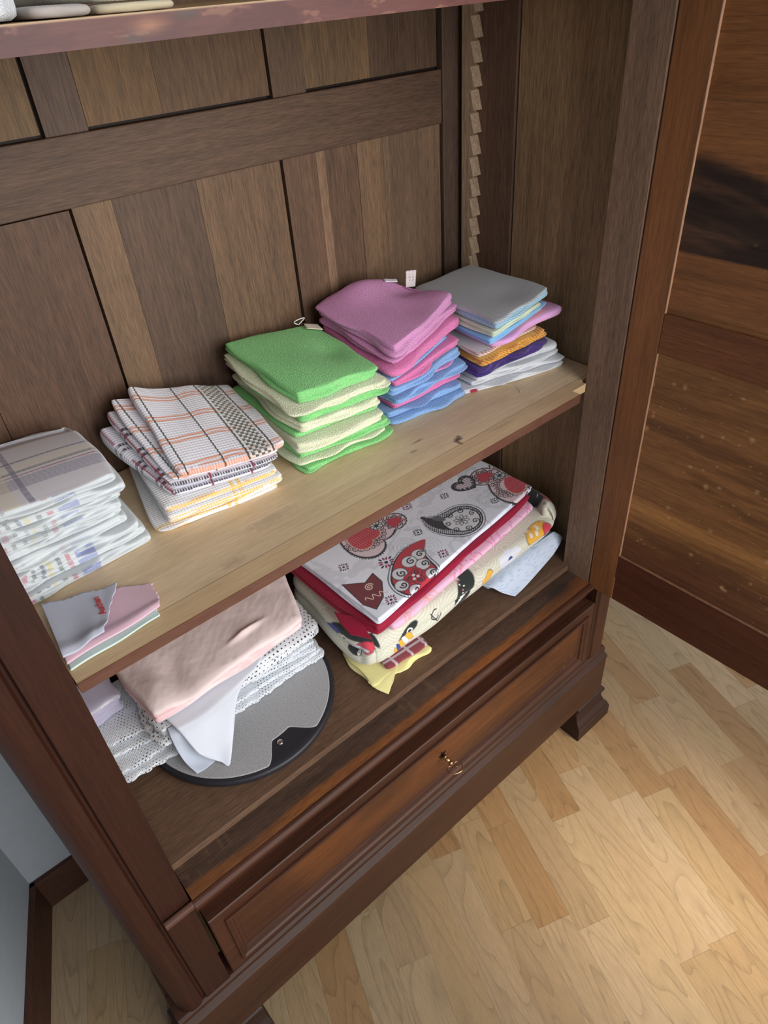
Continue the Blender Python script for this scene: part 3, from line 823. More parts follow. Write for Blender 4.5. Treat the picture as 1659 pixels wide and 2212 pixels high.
B.add('waffle_towel', [.013, .013, .016, .020], waffle_yellow(1, [(-.004, .002), (-.030, -.020)]), 'waffle', 'white waffle towel with yellow lines, lowest of its stack, lying on the shelf', 'towel', 'folded waffle towels', n=2, res=(130, 40), jit=.001)
B.add('waffle_towel', [.015, .015, .016, .022], waffle_yellow(2, [(-.0075, -.003), (-.015, -.0105)]), 'waffle', 'waffle towel with bold yellow stripes and check, second from the bottom of its stack', 'towel', 'folded waffle towels', n=2, res=(150, 40), jit=.001, grow=(-.004, .004, .004, 0))
B.add('waffle_towel', [.015, .014, .018, .026], waffle_yellow(3, [(-.012, -.005)]), 'waffle', 'white waffle towel with one yellow line, under the black-striped towel', 'towel', 'folded waffle towels', n=1, res=(150, 60), jit=.001, grow=(.004, -.004, .004, 0), wob=.001)
B.add('waffle_towel', [.011, .010, .018, .034], waffle_dark, 'waffle', 'white waffle towel with black and burgundy stripes, lower of the two dark-striped ones', 'towel', 'folded waffle towels', n=1, res=(170, 150), jit=.001, dq=[(.010, .004), (-.012, .006), (-.012, 0), (-.044, -.004)], wob=.001)
B.add('waffle_towel', [.009, .009, .012, .022], waffle_dark, 'waffle', 'white waffle towel with black and burgundy stripes, directly under the orange ones', 'towel', 'folded waffle towels', n=1, res=(170, 150), jit=.001, dq=[(.004, .006), (-.004, .002), (-.004, 0), (-.026, -.002)], wob=.001)
B.add('waffle_towel', [.007, .008, .010, .018], waffle_orange(False), 'waffle', 'white waffle towel with orange and dark green lines, just below the topmost checked one', 'towel', 'folded waffle towels', n=1, res=(170, 150), jit=.001, dq=[(.004, .004), (-.004, .004), (-.004, 0), (-.016, 0)], wob=.001)
B.add('waffle_towel', [.014, .014, .014, .020], waffle_orange(True), 'waffle', 'white waffle towel with orange lines and a green checked band, topmost of its stack', 'towel', 'folded waffle towels', n=1, res=(300, 300), jit=.0005, grow=(-.012, .006, .002, 0), wob=.001, k=.03,
      dz=lambda a, b: .004 * np.sin(9 * a + 2) * sst(.3, .9, b) + .006 * sst(.8, 1, a) * sst(.6, 1, b))

# ---- green and cream microfibre cloths
GR, CR = S(140, 222, 136), S(236, 240, 208)
C_ = Stack(SHZ, [(.448, .214), (.622, .196), (.640, .400), (.458, .425)], [(.452, .206), (.618, .200), (.636, .420), (.450, .428)], .13, 13)
seq = [('green', .010, 'lowest of the green and cream stack, lying on the shelf', 2, (0, .006, .004)), ('cream', .008, 'sandwiched near the bottom of the green and cream stack', 1, (.004, 0, 0)),
       ('green', .015, 'second green one from the bottom of its stack', 2, (-.006, .003, -.002)), ('cream', .019, 'thick one in the lower half of the green stack', 2, (.002, -.003, .006)),
       ('green', .011, 'thin one in the middle of the green and cream stack', 1, (0, -.012, -.010)), ('cream', .017, 'second cream one from the top of the green stack', 2, (-.004, -.012, .0)),
       ('green', .018, 'second green one from the top of its stack', 2, (-.006, .006, -.003)), ('cream', .014, 'lying right under the topmost green cloth', 2, (.010, .003, .004))]
for i, (cn, t, tx, n, g) in enumerate(seq):
    C_.add('microfibre_cloth', [t * 1.05, t * .98, t * 1.15, t * 1.3], flat(GR if cn == 'green' else CR, .05, i), 'terry', f'{cn} terry cleaning cloth, {tx}', 'cleaning cloth', 'green and cream cleaning cloths',
           n=n, grow=(g[0], g[1], g[2], 0), res=(60, 40), wob=.003, jit=.0025)
top = C_.add('microfibre_cloth', [.022, .020, .014, .016], flat(GR, .05, 9), 'terry', 'bright green terry cleaning cloth with a loop, topmost of the green and cream stack', 'cleaning cloth', 'green and cream cleaning cloths',
       n=2, grow=(-.006, -.002, -.004, 0), res=(90, 90), wob=.003, jit=.001, k=.14, bump=.003,
       dz=lambda a, b: -.006 * np.exp(-((a - .8) / .16) ** 2 - ((b - .45) / .18) ** 2) + .004 * np.exp(-((a - .3) / .3) ** 2 - ((b - .3) / .3) ** 2))
def zC(x, y, o): return float(C_.hz(C_.z, np.array([x, y]))) + o
sheet('care_label', [[(.604, .388, zC(.604, .388, .0035)), (.626, .370, zC(.626, .37, .0025))], [(.612, .409, zC(.612, .409, .0035)), (.632, .396, zC(.632, .396, .0025))]], .0010, flat(S(236, 226, 205)), 'cotton', top)
mb = MB(); mb.tube([(.604 + .011 * math.sin(t), .409 + .004 * math.cos(t), zC(.604, .408, .002) + .013 * math.sin(t / 2)) for t in np.linspace(0, 6.2, 24)], .0009, 6, S(230, 230, 225)); mb.build('hanging_loop', 'cotton', top, smooth=True)

# ---- pink and blue microfibre cloths
PK, HP, BL = S(226, 150, 206), S(236, 128, 190), S(140, 184, 240)
D_ = Stack(SHZ, [(.640, .222), (.808, .204), (.830, .415), (.655, .418)], [(.650, .194), (.872, .284), (.812, .424), (.640, .414)], .17, 14)
seq = [(BL, 'blue', .014, 'lowest of the pink and blue stack, lying on the shelf', 1, (0, .008, .006)), (BL, 'blue', .012, 'second from the bottom of the pink and blue stack', 2, (.0, .002, .004)),
       (HP, 'hot pink', .016, 'ruffled one low in the pink and blue stack', 2, (-.012, .004, -.004)), (BL, 'blue', .013, 'third blue one from the bottom of its stack', 2, (-.004, .008, .003)),
       (PK, 'pink', .007, 'thin one between two blue cloths', 1, (-.014, -.006, -.004)), (BL, 'blue', .017, 'thick one with two folds, in the middle of its stack', 2, (.0, .006, .004)),
       (HP, 'pink', .014, 'lying on the thick two-fold blue cloth', 2, (-.004, -.004, .002)), (BL, 'blue', .008, 'thin one peeping out under the pink cloths', 1, (.002, -.020, -.006)),
       (HP, 'hot pink', .022, 'third from the top of the pink and blue stack', 1, (.0, .012, .002)), (PK, 'pink', .016, 'second from the top, its folded edge showing under the topmost cloth', 2, (-.002, .010, -.003))]
for i, (c, cn, t, tx, n, g) in enumerate(seq):
    D_.add('microfibre_cloth', [t * .94, t * 1.02, t * 1.15, t * 1.12], flat(c, .06, 20 + i), 'terry', f'{cn} terry cleaning cloth, {tx}', 'cleaning cloth', 'pink and blue cleaning cloths',
           n=n, grow=(g[0], g[1], g[2], 0), res=(60, 40), wob=.0035, jit=.002)
top = D_.add('microfibre_cloth', [.024, .018, .012, .018], flat(S(224, 152, 208), .05, 33), 'terry', 'mauve pink terry cleaning cloth with white label, topmost of the pink and blue stack', 'cleaning cloth', 'pink and blue cleaning cloths',
       n=2, grow=(0, -.006, 0, 0), res=(100, 90), wob=.003, jit=.001, k=.16, bump=.003,
       dz=lambda a, b: .008 * sst(.7, 1, a) * (1 - sst(.05, .40, b)) - .012 * sst(.6, 1, a) * np.exp(-((b - .60) / .18) ** 2) + .018 * np.exp(-((a - .62) / .36) ** 2 - ((b - .92) / .22) ** 2) - .003 * np.exp(-((a - .6) / .15) ** 2 - ((b - .3) / .2) ** 2))
def zD(x, y, o): return float(D_.hz(D_.z, np.array([x, y]))) + o
sheet('care_label', [[(.789, .386, zD(.789, .386, .011)), (.812, .378, zD(.812, .378, .007))], [(.793, .396, zD(.793, .396, .012)), (.818, .388, zD(.818, .388, .007))]], .0018, flat(S(232, 232, 240)), 'cotton', top)
sheet('care_label', [[(.822, .366, zD(.82, .37, -.004)), (.840, .360, zD(.83, .37, -.006))], [(.828, .371, zD(.82, .37, .024)), (.849, .365, zD(.83, .37, .022))]], .0008, lambda U, V, H: mix(np.ones((len(U), 3)) * S(226, 216, 218), S(120, 112, 118), ((np.sin(U * 900) > .4) & (np.sin(V * 1100) > .1) & (V > .014) & (V < .032)) * .7), 'cotton', top, sub=14)

# ---- cleaning cloths at the right end
E_ = Stack(SHZ, [(.828, .206), (1.018, .150), (1.034, .385), (.862, .412)], [(.856, .160), (.998, .164), (1.030, .398), (.888, .412)], .14, 15)
def stitched(base, st, seed):
    def p(U, V, H):
        c = flat(base, .04, seed)(U, V, H)
        w = (H > .02) * (np.abs(np.sin(U * 520 + V * 520)) > .55) * ((H * 2 % 1) > .08)
        c = mix(c, S(*st), w * .75)
        return mix(c, S(*st), ((V > 0) & (V < .005) | (U > .13)) * (H < .02) * (np.sin(U * 900 + V * 900) > 0) * .8)
    return p
def net_white(seed, red=False):
    def p(U, V, H):
        c = flat(S(222, 226, 232), .05, seed)(U, V, H)
        if red: c = mix(c, S(170, 40, 70), (U > .014) * (U < .030) * (H > .05))
        return c
    return p
eg = 'assorted cleaning cloths at the right end of the shelf'
for i, (t, tx, g) in enumerate([(.0105, 'lowest of the right-hand stack, lying on the shelf', (.016, .010, .010)), (.0095, 'second from the bottom of the right-hand stack', (.004, .012, .004)), (.0105, 'third from the bottom, below the purple cloth', (-.006, .006, 0))]):
    E_.add('muslin_cloth', [t * .8, t * 1.2, t * 1.2, t], net_white(40 + i, i == 0), 'knit', 'thin white muslin cleaning cloth, ' + tx, 'cleaning cloth', eg, n=2, res=(70, 40), wob=.004, grow=(g[0], g[1], g[2], 0), nose=((1, .2), .7), jit=.002)
E_.add('muslin_cloth', [.006, .018, .014, .007], net_white(45), 'knit', 'white net cloth rolled at its right edge, just under the purple cloth', 'cleaning cloth', eg, n=1, res=(70, 40), wob=.004, grow=(-.010, .002, -.006, 0), nose=((1, 0), .8), jit=.002)
E_.add('cleaning_cloth', [.019, .018, .016, .016], flat(S(70, 42, 132), .12, 46), 'terry', 'dark purple cleaning cloth in the right-hand stack', 'cleaning cloth', eg, n=2, res=(60, 40), wob=.005, grow=(.002, -.034, .006, 0), jit=.002)
E_.add('cleaning_cloth', [.015, .014, .012, .012], stitched(S(236, 192, 84), (190, 84, 40), 47), 'cotton', 'yellow-orange cloth with red-brown blanket stitching along its edge', 'cleaning cloth', eg, n=2, res=(150, 40), wob=.002, grow=(.0, -.018, .003, 0), jit=.001)
E_.add('cleaning_cloth', [.010, .008, .010, .010], stitched(S(226, 228, 220), (190, 70, 56), 48), 'cotton', 'off-white cloth with a red stitched edge, on the yellow-orange cloth', 'cleaning cloth', eg, n=1, res=(150, 40), wob=.002, grow=(.004, -.028, -.012, 0), jit=.001)
E_.add('cleaning_cloth', [.014, .020, .014, .012], flat(S(236, 176, 232), .03, 49), 'cotton', 'lilac pink felt cloth sticking out to the right of its stack', 'cleaning cloth', eg, n=1, res=(80, 50), wob=.003, grow=(-.018, .026, -.006, 0), nose=((1, 0), .6), jit=.001,
       bow=lambda a, b: np.stack([0 * a, -.006 * np.sin(a * 7)], -1))
E_.add('cleaning_cloth', [.004, .017, .014, .004], flat(S(232, 208, 36), .06, 50), 'cotton', 'bright yellow folded cloth showing only at the right of its stack', 'cleaning cloth', eg, n=2, res=(60, 40), wob=.002, grow=(-.03, -.004, -.022, 0), jit=.001)
E_.add('cleaning_cloth', [.013, .010, .008, .010], flat(S(134, 188, 236), .03, 51), 'cotton', 'light blue cloth under the pale green one in the right-hand stack', 'cleaning cloth', eg, n=2, res=(60, 40), wob=.002, grow=(.002, -.014, .0, 0), jit=.001)
E_.add('cleaning_cloth', [.014, .006, .008, .014], flat(S(216, 230, 206), .03, 52), 'knit', 'pale green cloth directly under the grey mesh cloth', 'cleaning cloth', eg, n=3, res=(60, 40), wob=.002, grow=(.004, -.030, .002, 0), jit=.001)
def greymesh(U, V, H):
    c = np.ones((len(U), 3)) * S(178, 184, 192)
    return mix(c, S(150, 190, 214), ((H > .30) & (H < 1)) * (V < .1) * .9)
E_.add('mesh_cloth', [.020, .018, .020, .022], greymesh, 'mesh', 'grey mesh cleaning cloth with a light blue hem, topmost of the right-hand stack', 'cleaning cloth', eg, n=2, res=(120, 120), wob=.0015, grow=(0, -.004, 0, 0), jit=.0005, k=.02, bump=.0025,
       dz=lambda a, b: -.005 * np.exp(-((a - .6) / .25) ** 2 - ((b - .25) / .2) ** 2))

# ---- three thin cloths near the front left corner of the shelf
def tr(U, V, H): return 0
zf = SHZ
rag = lambda i, k=9: .0022 * math.sin(i * 2.3 + k) + .0016 * math.sin(i * 5.1 + 2 * k)
def thin(name, pts, col, label, seed, mat='cotton', dzf=None, pat=None, bulge=0):
    r = np.random.default_rng(seed); rows = []
    FL, FR, BR, BLc = [np.array(p) for p in pts]; nu, nv = 22, 12
    for j in range(nv):
        row = []
        for i in range(nu):
            a, b = i / (nu - 1), j / (nv - 1)
            p = bil([FL, FR, BR, BLc], np.array(a), np.array(b))
            if i == nu - 1: p = p + np.array([rag(j * 3, seed) * .6, 0])
            if j == nv - 1: p = p + np.array([0, rag(i * 3, seed) * .9])
            row.append((p[0], p[1], dzf(a, b)))
        rows.append(row)
    o = sheet(name, rows, .0016, pat or flat(col, .03, seed), mat, sub=3)
    return tag(o, label, 'cloth')
thin('polishing_cloth', [(.006, .070), (.126, .078), (.137, .128), (.020, .196)], S(212, 236, 232), 'mint green thin cloth, lowest of three at the front left of the shelf', 3, dzf=lambda a, b: zf + .0030 + .0030 * (1 - sst(0, .05, b)) * 0 + .001 * math.sin(9 * a))
thin('polishing_cloth', [(.006, .078), (.134, .088), (.146, .142), (.022, .200)], S(228, 190, 206), 'pale pink thin cloth between the mint and the grey one at the shelf front', 5, dzf=lambda a, b: zf + .0062 + .0016 * math.sin(7 * a + 4 * b) + .0035 * math.exp(-((b - .12) / .1) ** 2))
g0 = thin('polishing_cloth', [(.006, .082), (.058, .088), (.108, .164), (.018, .198)], S(190, 194, 212), 'bluish grey thin cloth with a small red printed word, topmost at the shelf front', 7, bulge=.020,
     dzf=lambda a, b: zf + .0115 + .0020 * math.sin(8 * a + 2) * (1 - b) + .0055 * math.exp(-((b - .10) / .12) ** 2) + .002 * sst(.8, 1, a))
bpy.ops.object.select_all(action='DESELECT')
cu = bpy.data.curves.new('printed_word', 'FONT'); cu.body = 'Auchan'; cu.size = .0125; cu.align_x = 'CENTER'; cu.align_y = 'CENTER'; cu.extrude = .00015; cu.offset = .0002
tmp = bpy.data.objects.new('printed_word', cu); COL.objects.link(tmp)
bpy.context.view_layer.update()
dg = bpy.context.evaluated_depsgraph_get()
me = bpy.data.meshes.new_from_object(tmp.evaluated_get(dg)); bpy.data.objects.remove(tmp)
wd = bpy.data.objects.new('printed_word', me); COL.objects.link(wd); me.materials.clear(); me.materials.append(M['red'])
wd.matrix_world = Matrix.Translation((.0735, .138, zf + .0142)) @ Matrix.Rotation(math.radians(83), 4, 'Z')
wd.parent = g0; wd['label'] = 'red printed word'

# loose thread on the shelf
mb = MB(); mb.tube([(.888 + .012 * math.sin(t * 1.1), .178 - .016 * t, SHZ + .0006) for t in np.linspace(0, 3.1, 30)], .00045, 6, S(225, 210, 185))
o = mb.build('loose_thread', 'thread', smooth=True); tag(o, 'thin pale thread lying on the shelf in front of the right-hand stack', 'thread')

# ---- things on the upper shelf
UZ = 1.6947
U1 = Stack(UZ, [(.02, .070), (.215, .078), (.215, .40), (.02, .40)], [(.02, .070), (.215, .078), (.215, .40), (.02, .40)], .1, 16)
o = cloth('folded_sheet', [(.203, .090), (.243, .084), (.25, .36), (.21, .36)], [UZ + .0003] * 4, [UZ + .0095] * 4, flat(S(176, 168, 164), .04, 60), 'cotton', n=1, res=(50, 40)); tag(o, 'flat grey-beige folded linen lying on the upper shelf', 'folded linen')
o = cloth('bath_towel', [(.06, .078), (.193, .080), (.20, .36), (.06, .36)], [UZ + .0005] * 4, [UZ + .055, UZ + .050, UZ + .05, UZ + .055], flat(S(226, 232, 238), .05, 61), 'terry', n=2, res=(60, 40), wob=.006); tag(o, 'fluffy white towel at the left of the upper shelf, beside grey linen', 'towel')
o = cloth('folded_sheet', [(.255, .085), (.318, .079), (.33, .36), (.26, .36)], [UZ + .0003] * 4, [UZ + .0075] * 4, flat(S(196, 184, 156), .04, 62), 'cotton', n=1, res=(40, 40)); tag(o, 'thin beige folded linen on the upper shelf, right of the grey one', 'folded linen')
o = cloth('bath_towel', [(.258, .090), (.296, .086), (.31, .36), (.26, .36)], [UZ + .0085] * 4, [UZ + .040] * 4, flat(S(240, 238, 222), .05, 63), 'terry', n=2, res=(40, 40), wob=.004); tag(o, 'cream towel on the upper shelf, lying on beige linen', 'towel')

# ------------------------------------------------------------------ lower compartment, left: swivel board and linen
FZ = .6203
bd = empty('swivel_board', (.25, .256, FZ))
tag(bd, 'round board with grey felt top and dark rim, lying under the white lace', 'swivel board')
cx, cy, R0 = .250, .2565, .185
def ring(r, z, n=120): return [(cx + r * math.cos(2 * math.pi * i / n), cy + r * math.sin(2 * math.pi * i / n), z) for i in range(n)]
mb = MB(); mb.rings([ring(r, FZ + z) for r, z in ((.172, 0), (.180, .001), (.184, .005), (.185, .010), (.1842, .0150), (.181, .0172), (.170, .0176))], S(44, 44, 50), True, True); mb.build('rim', 'rim', bd, smooth=True)
pts = []
na = math.atan2(.112 - cy, .262 - cx)
for i in range(360):
    a = na - math.pi + 2 * math.pi * i / 360; d = (a - na + math.pi) % (2 * math.pi) - math.pi
    w = sst(.33, .13, abs(d))
    pts.append((cx + (.176 - .044 * float(w)) * math.cos(a), cy + (.176 - .044 * float(w)) * math.sin(a)))
mb = MB()
gr = S(170, 171, 174)
mb.rings([[(cx + (x - cx) * k, cy + (y - cy) * k, FZ + z) for x, y in pts] for k, z in ((1, .0172), (1, .0190), (.992, .0196), (.8, .0196), (.4, .0196), (.05, .0196))], gr, False, True)
pad = mb.build('felt_pad', 'felt', bd)
l = pad.data.uv_layers.new(name='UVMap'); vi = np.empty(len(pad.data.loops), int); pad.data.loops.foreach_get('vertex_index', vi)
l.data.foreach_set('uv', np.array([(v[0], v[1]) for v in mb.v])[vi].astype(np.float32).ravel())
mb = MB(); mb.tube([(.2505, .1120, FZ + .016), (.2505, .1120, FZ + .0195), (.2505, .1120, FZ + .0200)], [.0056, .0056, .004], 16, S(200, 200, 205)); mb.build('screw', 'steel', bd, smooth=True)

LW = S(226, 232, 240)
def ruffle(amp, k):
    return lambda s, h, nr: amp * np.sin(k * s + 2 * h) * np.sin(math.pi * h) * (nr[:, 1] < .3)
z = FZ + .0200
lz = z + .0006
o = cloth('lace_tablecloth', [(-.046, .224), (.430, .212), (.438, .415), (-.046, .415)], [lz] * 4, [lz + .0105] * 4, flat(LW, .05, 70), 'lace_fine', n=1, res=(240, 90), wob=.004, nose=((1, 0), .5), edge=ruffle(.0026, 46), seed=71)
tag(o, 'folded white lace tablecloth, lowest of the linen pile, lying on the round grey board', 'tablecloth')
for k_, (yl, yr, xr) in enumerate(((.250, .216, .432), (.278, .220, .428), (.306, .224, .424))):
    lz = z + .0006 + .0100 * (k_ + 1)
    q_ = [(-.046, yl), (xr, yr), (xr + .006, .415), (-.046, .415)]
    cloth('fold', q_, [lz + .0008] * 4, [lz + .0098] * 4, flat(LW, .05, 171 + k_), 'lace_fine', n=1, res=(200, 70), wob=.0045, nose=((1, 0), .5), edge=ruffle(.0016, 52 + 5 * k_), seed=181 + k_, parent=o)
q_ = [(-.040, .236), (.424, .220), (.430, .411), (-.040, .411)]
cloth('inner_fold', q_, [z + .003] * 4, [z + .0095] * 4, flat(S(204, 212, 224), .05, 170), 'knit', n=1, res=(60, 30), wob=.001, nose=((1, 0), .5), seed=171, parent=o)
z1 = z + .0405
o = cloth('crochet_tablecloth', [(.086, .214), (.440, .238), (.444, .415), (.086, .415)], [z1 + .001] * 4, [z1 + .034, z1 + .036, z1 + .036, z1 + .034], flat(S(232, 236, 242), .05, 72), 'lace_open', n=2, res=(200, 90), wob=.004, seed=73, edge=ruffle(.0010, 60), nose=((1, 0), .4))
tag(o, 'thick white crochet tablecloth with an open mesh, under the pale pink sheet', 'tablecloth')
cloth('inner_fold', [(.090, .219), (.435, .242), (.439, .411), (.090, .411)], [z1 + .0035] * 4, [z1 + .0315, z1 + .0335, z1 + .0335, z1 + .0315], flat(S(204, 212, 224), .05, 172), 'knit', n=2, res=(80, 30), wob=.002, nose=((1, 0), .4), seed=173, parent=o)
o = cloth('folded_linen', [(-.046, .335), (.072, .335), (.074, .415), (-.046, .415)], [z1 + .0015] * 4, [z1 + .042] * 4, lambda U, V, H: mix(np.ones((len(U), 3)) * S(186, 182, 206), S(226, 226, 236), ((V < -.002) & (V > -.007)) * .9), 'cotton', n=3, res=(60, 30), seed=74)
tag(o, 'lilac grey folded cloth at the left end of the linen pile, beside the pink sheet', 'folded linen')
z2 = z1 + .0375
def wsheet(U, V, H):
    c = flat(S(216, 222, 234), .03, 75)(U, V, H); return c
nap = sheet('white_napkin', [
    [(.10, .405, z2 + .002), (.18, .405, z2 + .002), (.30, .405, z2 + .002), (.40, .405, z2 + .002)],
    [(.10, .30, z2 + .003), (.18, .30, z2 + .003), (.30, .30, z2 + .003), (.40, .30, z2 + .003)],
    [(.112, .214, z2 + .003), (.165, .212, z2 + .003), (.225, .218, z2 + .003), (.300, .228, z2 + .003)],
    [(.116, .195, z2 - .004), (.160, .190, z2 - .004), (.214, .198, z2 - .004), (.268, .216, z2 - .0005)],
    [(.121, .178, z2 - .028), (.156, .172, z2 - .032), (.200, .176, z2 - .024), (.240, .206, z2 - .006)],
    [(.126, .166, z2 - .045), (.152, .156, z2 - .058), (.184, .156, z2 - .050), (.226, .200, z2 - .018)],
    [(.136, .156, z2 - .055), (.150, .144, z2 - .070), (.162, .134, z2 - .0745), (.206, .182, z2 - .036)]], .0016, wsheet, 'cotton', sub=8)
tag(nap, 'thin white napkin hanging over the front of the linen pile in a pointed corner', 'napkin')
shiftn = lambda R: [[(x, y + .006, max(q - .002, FZ + .0212)) for x, y, q in r] for r in R]
nap2 = sheet('hem_flap', shiftn([
    [(.103, .213, z2 - .0030), (.13, .210, z2 - .0030), (.17, .208, z2 - .0030)],
    [(.100, .196, z2 - .008), (.126, .190, z2 - .009), (.165, .184, z2 - .009)],
    [(.100, .188, z2 - .034), (.120, .184, z2 - .040), (.158, .180, z2 - .038)],
    [(.102, .172, z2 - .056), (.114, .168, z2 - .064), (.156, .166, z2 - .062)],
    [(.109, .150, z2 - .0735), (.124, .149, z2 - .0742), (.156, .152, z2 - .0742)]]), .0013, flat(S(188, 196, 212), .03, 76), 'cotton', nap, sub=8)
PKS = S(240, 222, 222)
def pinksheet(U, V, H):
    c = flat(PKS, .02, 77)(U, V, H)
    return mix(c, S(244, 176, 182), (H > .22) * (H < .70) * sst(.45, .6, fbm(U * 22, H * 2, 78)) * .5)
def pk(a, b):
    r = .007 * np.exp(-((b - .22 - .10 * (a - .62)) / .035) ** 2) * np.exp(-((a - .66) / .10) ** 2)
    r += .004 * (fbm(a * 5 + b * 1.5, b * 2.2, 301) - .5) + .012 * np.exp(-((a - .06) / .10) ** 2 - ((b - .18) / .3) ** 2)
    r -= .006 * np.exp(-((a - .20) / .06) ** 2 - ((b - .28) / .25) ** 2)
    r += .0022 * (fbm(a * 9 - b * 3, b * 3, 303) - .5)
    return r
zp = z2 + .0075
o = cloth('folded_sheet', [(.086, .224), (.410, .232), (.468, .415), (.080, .415)], [zp] * 4, [zp + .030, zp + .034, zp + .030, zp + .030], pinksheet, 'satin', n=2, res=(150, 100), bump=.0012, wob=.003, dz=pk, seed=79, nose=((0, -1), .35))
tag(o, 'pale pink folded bed sheet on top of the white linen pile', 'sheet')

# ------------------------------------------------------------------ lower compartment, right: printed fabrics
class Paint:
    def __init__(s, U, V, C): s.U, s.V, s.C = U, V, C
    def fill(s, m, col, k=1.0):
        m = np.asarray(m, float); s.C = mix(s.C, col, m * k)
    def near(s, pts, pad):
        pts = np.asarray(pts); lo = pts.min(0) - pad; hi = pts.max(0) + pad
        return np.where((s.U > lo[0]) & (s.U < hi[0]) & (s.V > lo[1]) & (s.V < hi[1]))[0]
    def stroke(s, pts, w, col, k=1.0):
        pts = np.asarray(pts, float); i = s.near(pts, w * 2)
        if not len(i): return
        p = np.column_stack([s.U[i], s.V[i]]); d = np.full(len(i), 9.0)
        for a, b in zip(pts[:-1], pts[1:]):
            ab = b - a; t = np.clip(((p - a) @ ab) / (ab @ ab + 1e-12), 0, 1)
            d = np.minimum(d, np.linalg.norm(p - a - t[:, None] * ab, axis=1))
        m = np.clip((w * 1.25 - d) / (w * .5), 0, 1) * k
        s.C[i] = s.C[i] * (1 - m[:, None]) + np.asarray(col) * m[:, None]
    def spiral(s, cx, cy, r, a0, turns, w, col):
        t = np.linspace(0, 1, 26); a = a0 + turns * 6.283 * t; rr = r * (1 - .85 * t)
        s.stroke(np.column_stack([cx + rr * np.cos(a), cy + rr * np.sin(a)]), w, col)
    def dot(s, cx, cy, r, col, ry=None, ang=0, k=1.0):
        ry = ry or r; c, q = math.cos(ang), math.sin(ang); x = s.U - cx; y = s.V - cy
        s.fill(np.clip((1.07 - np.hypot((x * c + y * q) / r, (-x * q + y * c) / ry)) / .14, 0, 1), col, k)
def heart(U, V, cx, cy, s_, ang):
    c, q = math.cos(ang), math.sin(ang); x = ((U - cx) * c + (V - cy) * q) / s_; y = (-(U - cx) * q + (V - cy) * c) / s_ + .15
    return (x * x + y * y - 1) ** 3 - x * x * y ** 3
INK, MAR, RED, PLUM = S(32, 30, 44), S(112, 36, 48), S(190, 44, 66), S(150, 40, 92)
def floret(p, x, y, r, plum=True, ang=0.0):
    for i in range(12):
        a = ang + i * math.pi / 6; col = INK if (i % 3 == 0 or not plum) else PLUM
        big = 1.25 if i % 3 == 0 else 1.0
        p.dot(x + r * .68 * big * math.cos(a), y + r * .68 * big * math.sin(a), r * .27, col, r * .13, a)
    p.dot(x, y, r * .24, INK)
def laceheart(p, x, y, s_, ang, lobes, red):
    f = heart(p.U, p.V, x, y, s_, ang)
    inside = f < 0
    edge_o = heart(p.U, p.V, x, y, s_ * 1.08, ang) < 0; edge_s = heart(p.U, p.V, x, y, s_ * 1.125, ang) < 0
    th = np.arctan2(p.V - y, p.U - x)
    lob = [(np.hypot(p.U - a, p.V - b) / r) for a, b, r in lobes]
    lm = np.minimum.reduce(lob) if lob else np.full(len(p.U), 9.)
    p.fill((edge_s | (lm < 1.15)) & (np.sin(th * 70) > -.35), INK, .8)
    p.fill(edge_o | (lm < 1.10), INK)
    p.fill(inside | (lm < 1), S(226, 206, 218))
    r = np.random.default_rng(int(abs(x) * 1e4))
    for k in range(46):
        a = k / 46 * 6.283; rad = s_ * (.86 if k % 2 else .62)
        px, py = x + rad * math.cos(a) * 1.0, y + rad * math.sin(a) * .92
        if heart(np.array([px]), np.array([py]), x, y, s_ * .93, ang)[0] < 0: p.spiral(px, py, s_ * .15, a + (k % 2) * 3, 1.5 * (1 if k % 2 else -1), s_ * .018, S(70, 26, 44))
    for a_, b_, r_ in lobes:
        for k in range(9):
            a = k / 9 * 6.283; p.spiral(a_ + r_ * .66 * math.cos(a), b_ + r_ * .66 * math.sin(a), r_ * .26, a, 1.4, r_ * .05, S(60, 24, 44))
    rx, ry_, rs, ra = red
    fr = heart(p.U, p.V, rx, ry_, rs, ra)
    p.fill(heart(p.U, p.V, rx, ry_, rs * 1.06, ra) < 0, S(226, 190, 170)); p.fill(fr < 0, RED)
    g = (np.abs(np.sin(p.U * 520)) > .93) | (np.abs(np.sin(p.V * 520)) > .93)
    g2 = (np.abs(np.sin(p.U * 520)) > .6) & (np.abs(np.sin(p.V * 520)) > .6)
    p.fill((fr < 0) & g & g2, S(226, 140, 150), .6)
    for a_, b_, r_ in lobes[:2]:
        p.fill(heart(p.U, p.V, a_, b_, r_ * .52, ra) < 0, RED)
    if lobes:
        mx, my = np.mean([(a, b) for a, b, _ in lobes], 0) * .62 + np.array([x, y]) * .38
        for k in range(8):
            a = k * math.pi / 4; p.dot(mx + s_ * .17 * math.cos(a), my + s_ * .17 * math.sin(a), s_ * .12, INK); p.dot(mx + s_ * .17 * math.cos(a), my + s_ * .17 * math.sin(a), s_ * .08, S(206, 216, 222))
        p.dot(mx, my, s_ * .08, INK)
Q7 = np.array([(.487, .104), (.998, .172), (.990, .420), (.474, .420)])
e7x = (Q7[1] - Q7[0]) / np.linalg.norm(Q7[1] - Q7[0]); e7y = (Q7[3] - Q7[0]) / np.linalg.norm(Q7[3] - Q7[0])
E7 = np.linalg.inv(np.column_stack([e7x, e7y]))
def w2u(x, y): return E7 @ (np.array([x, y]) - Q7[0])
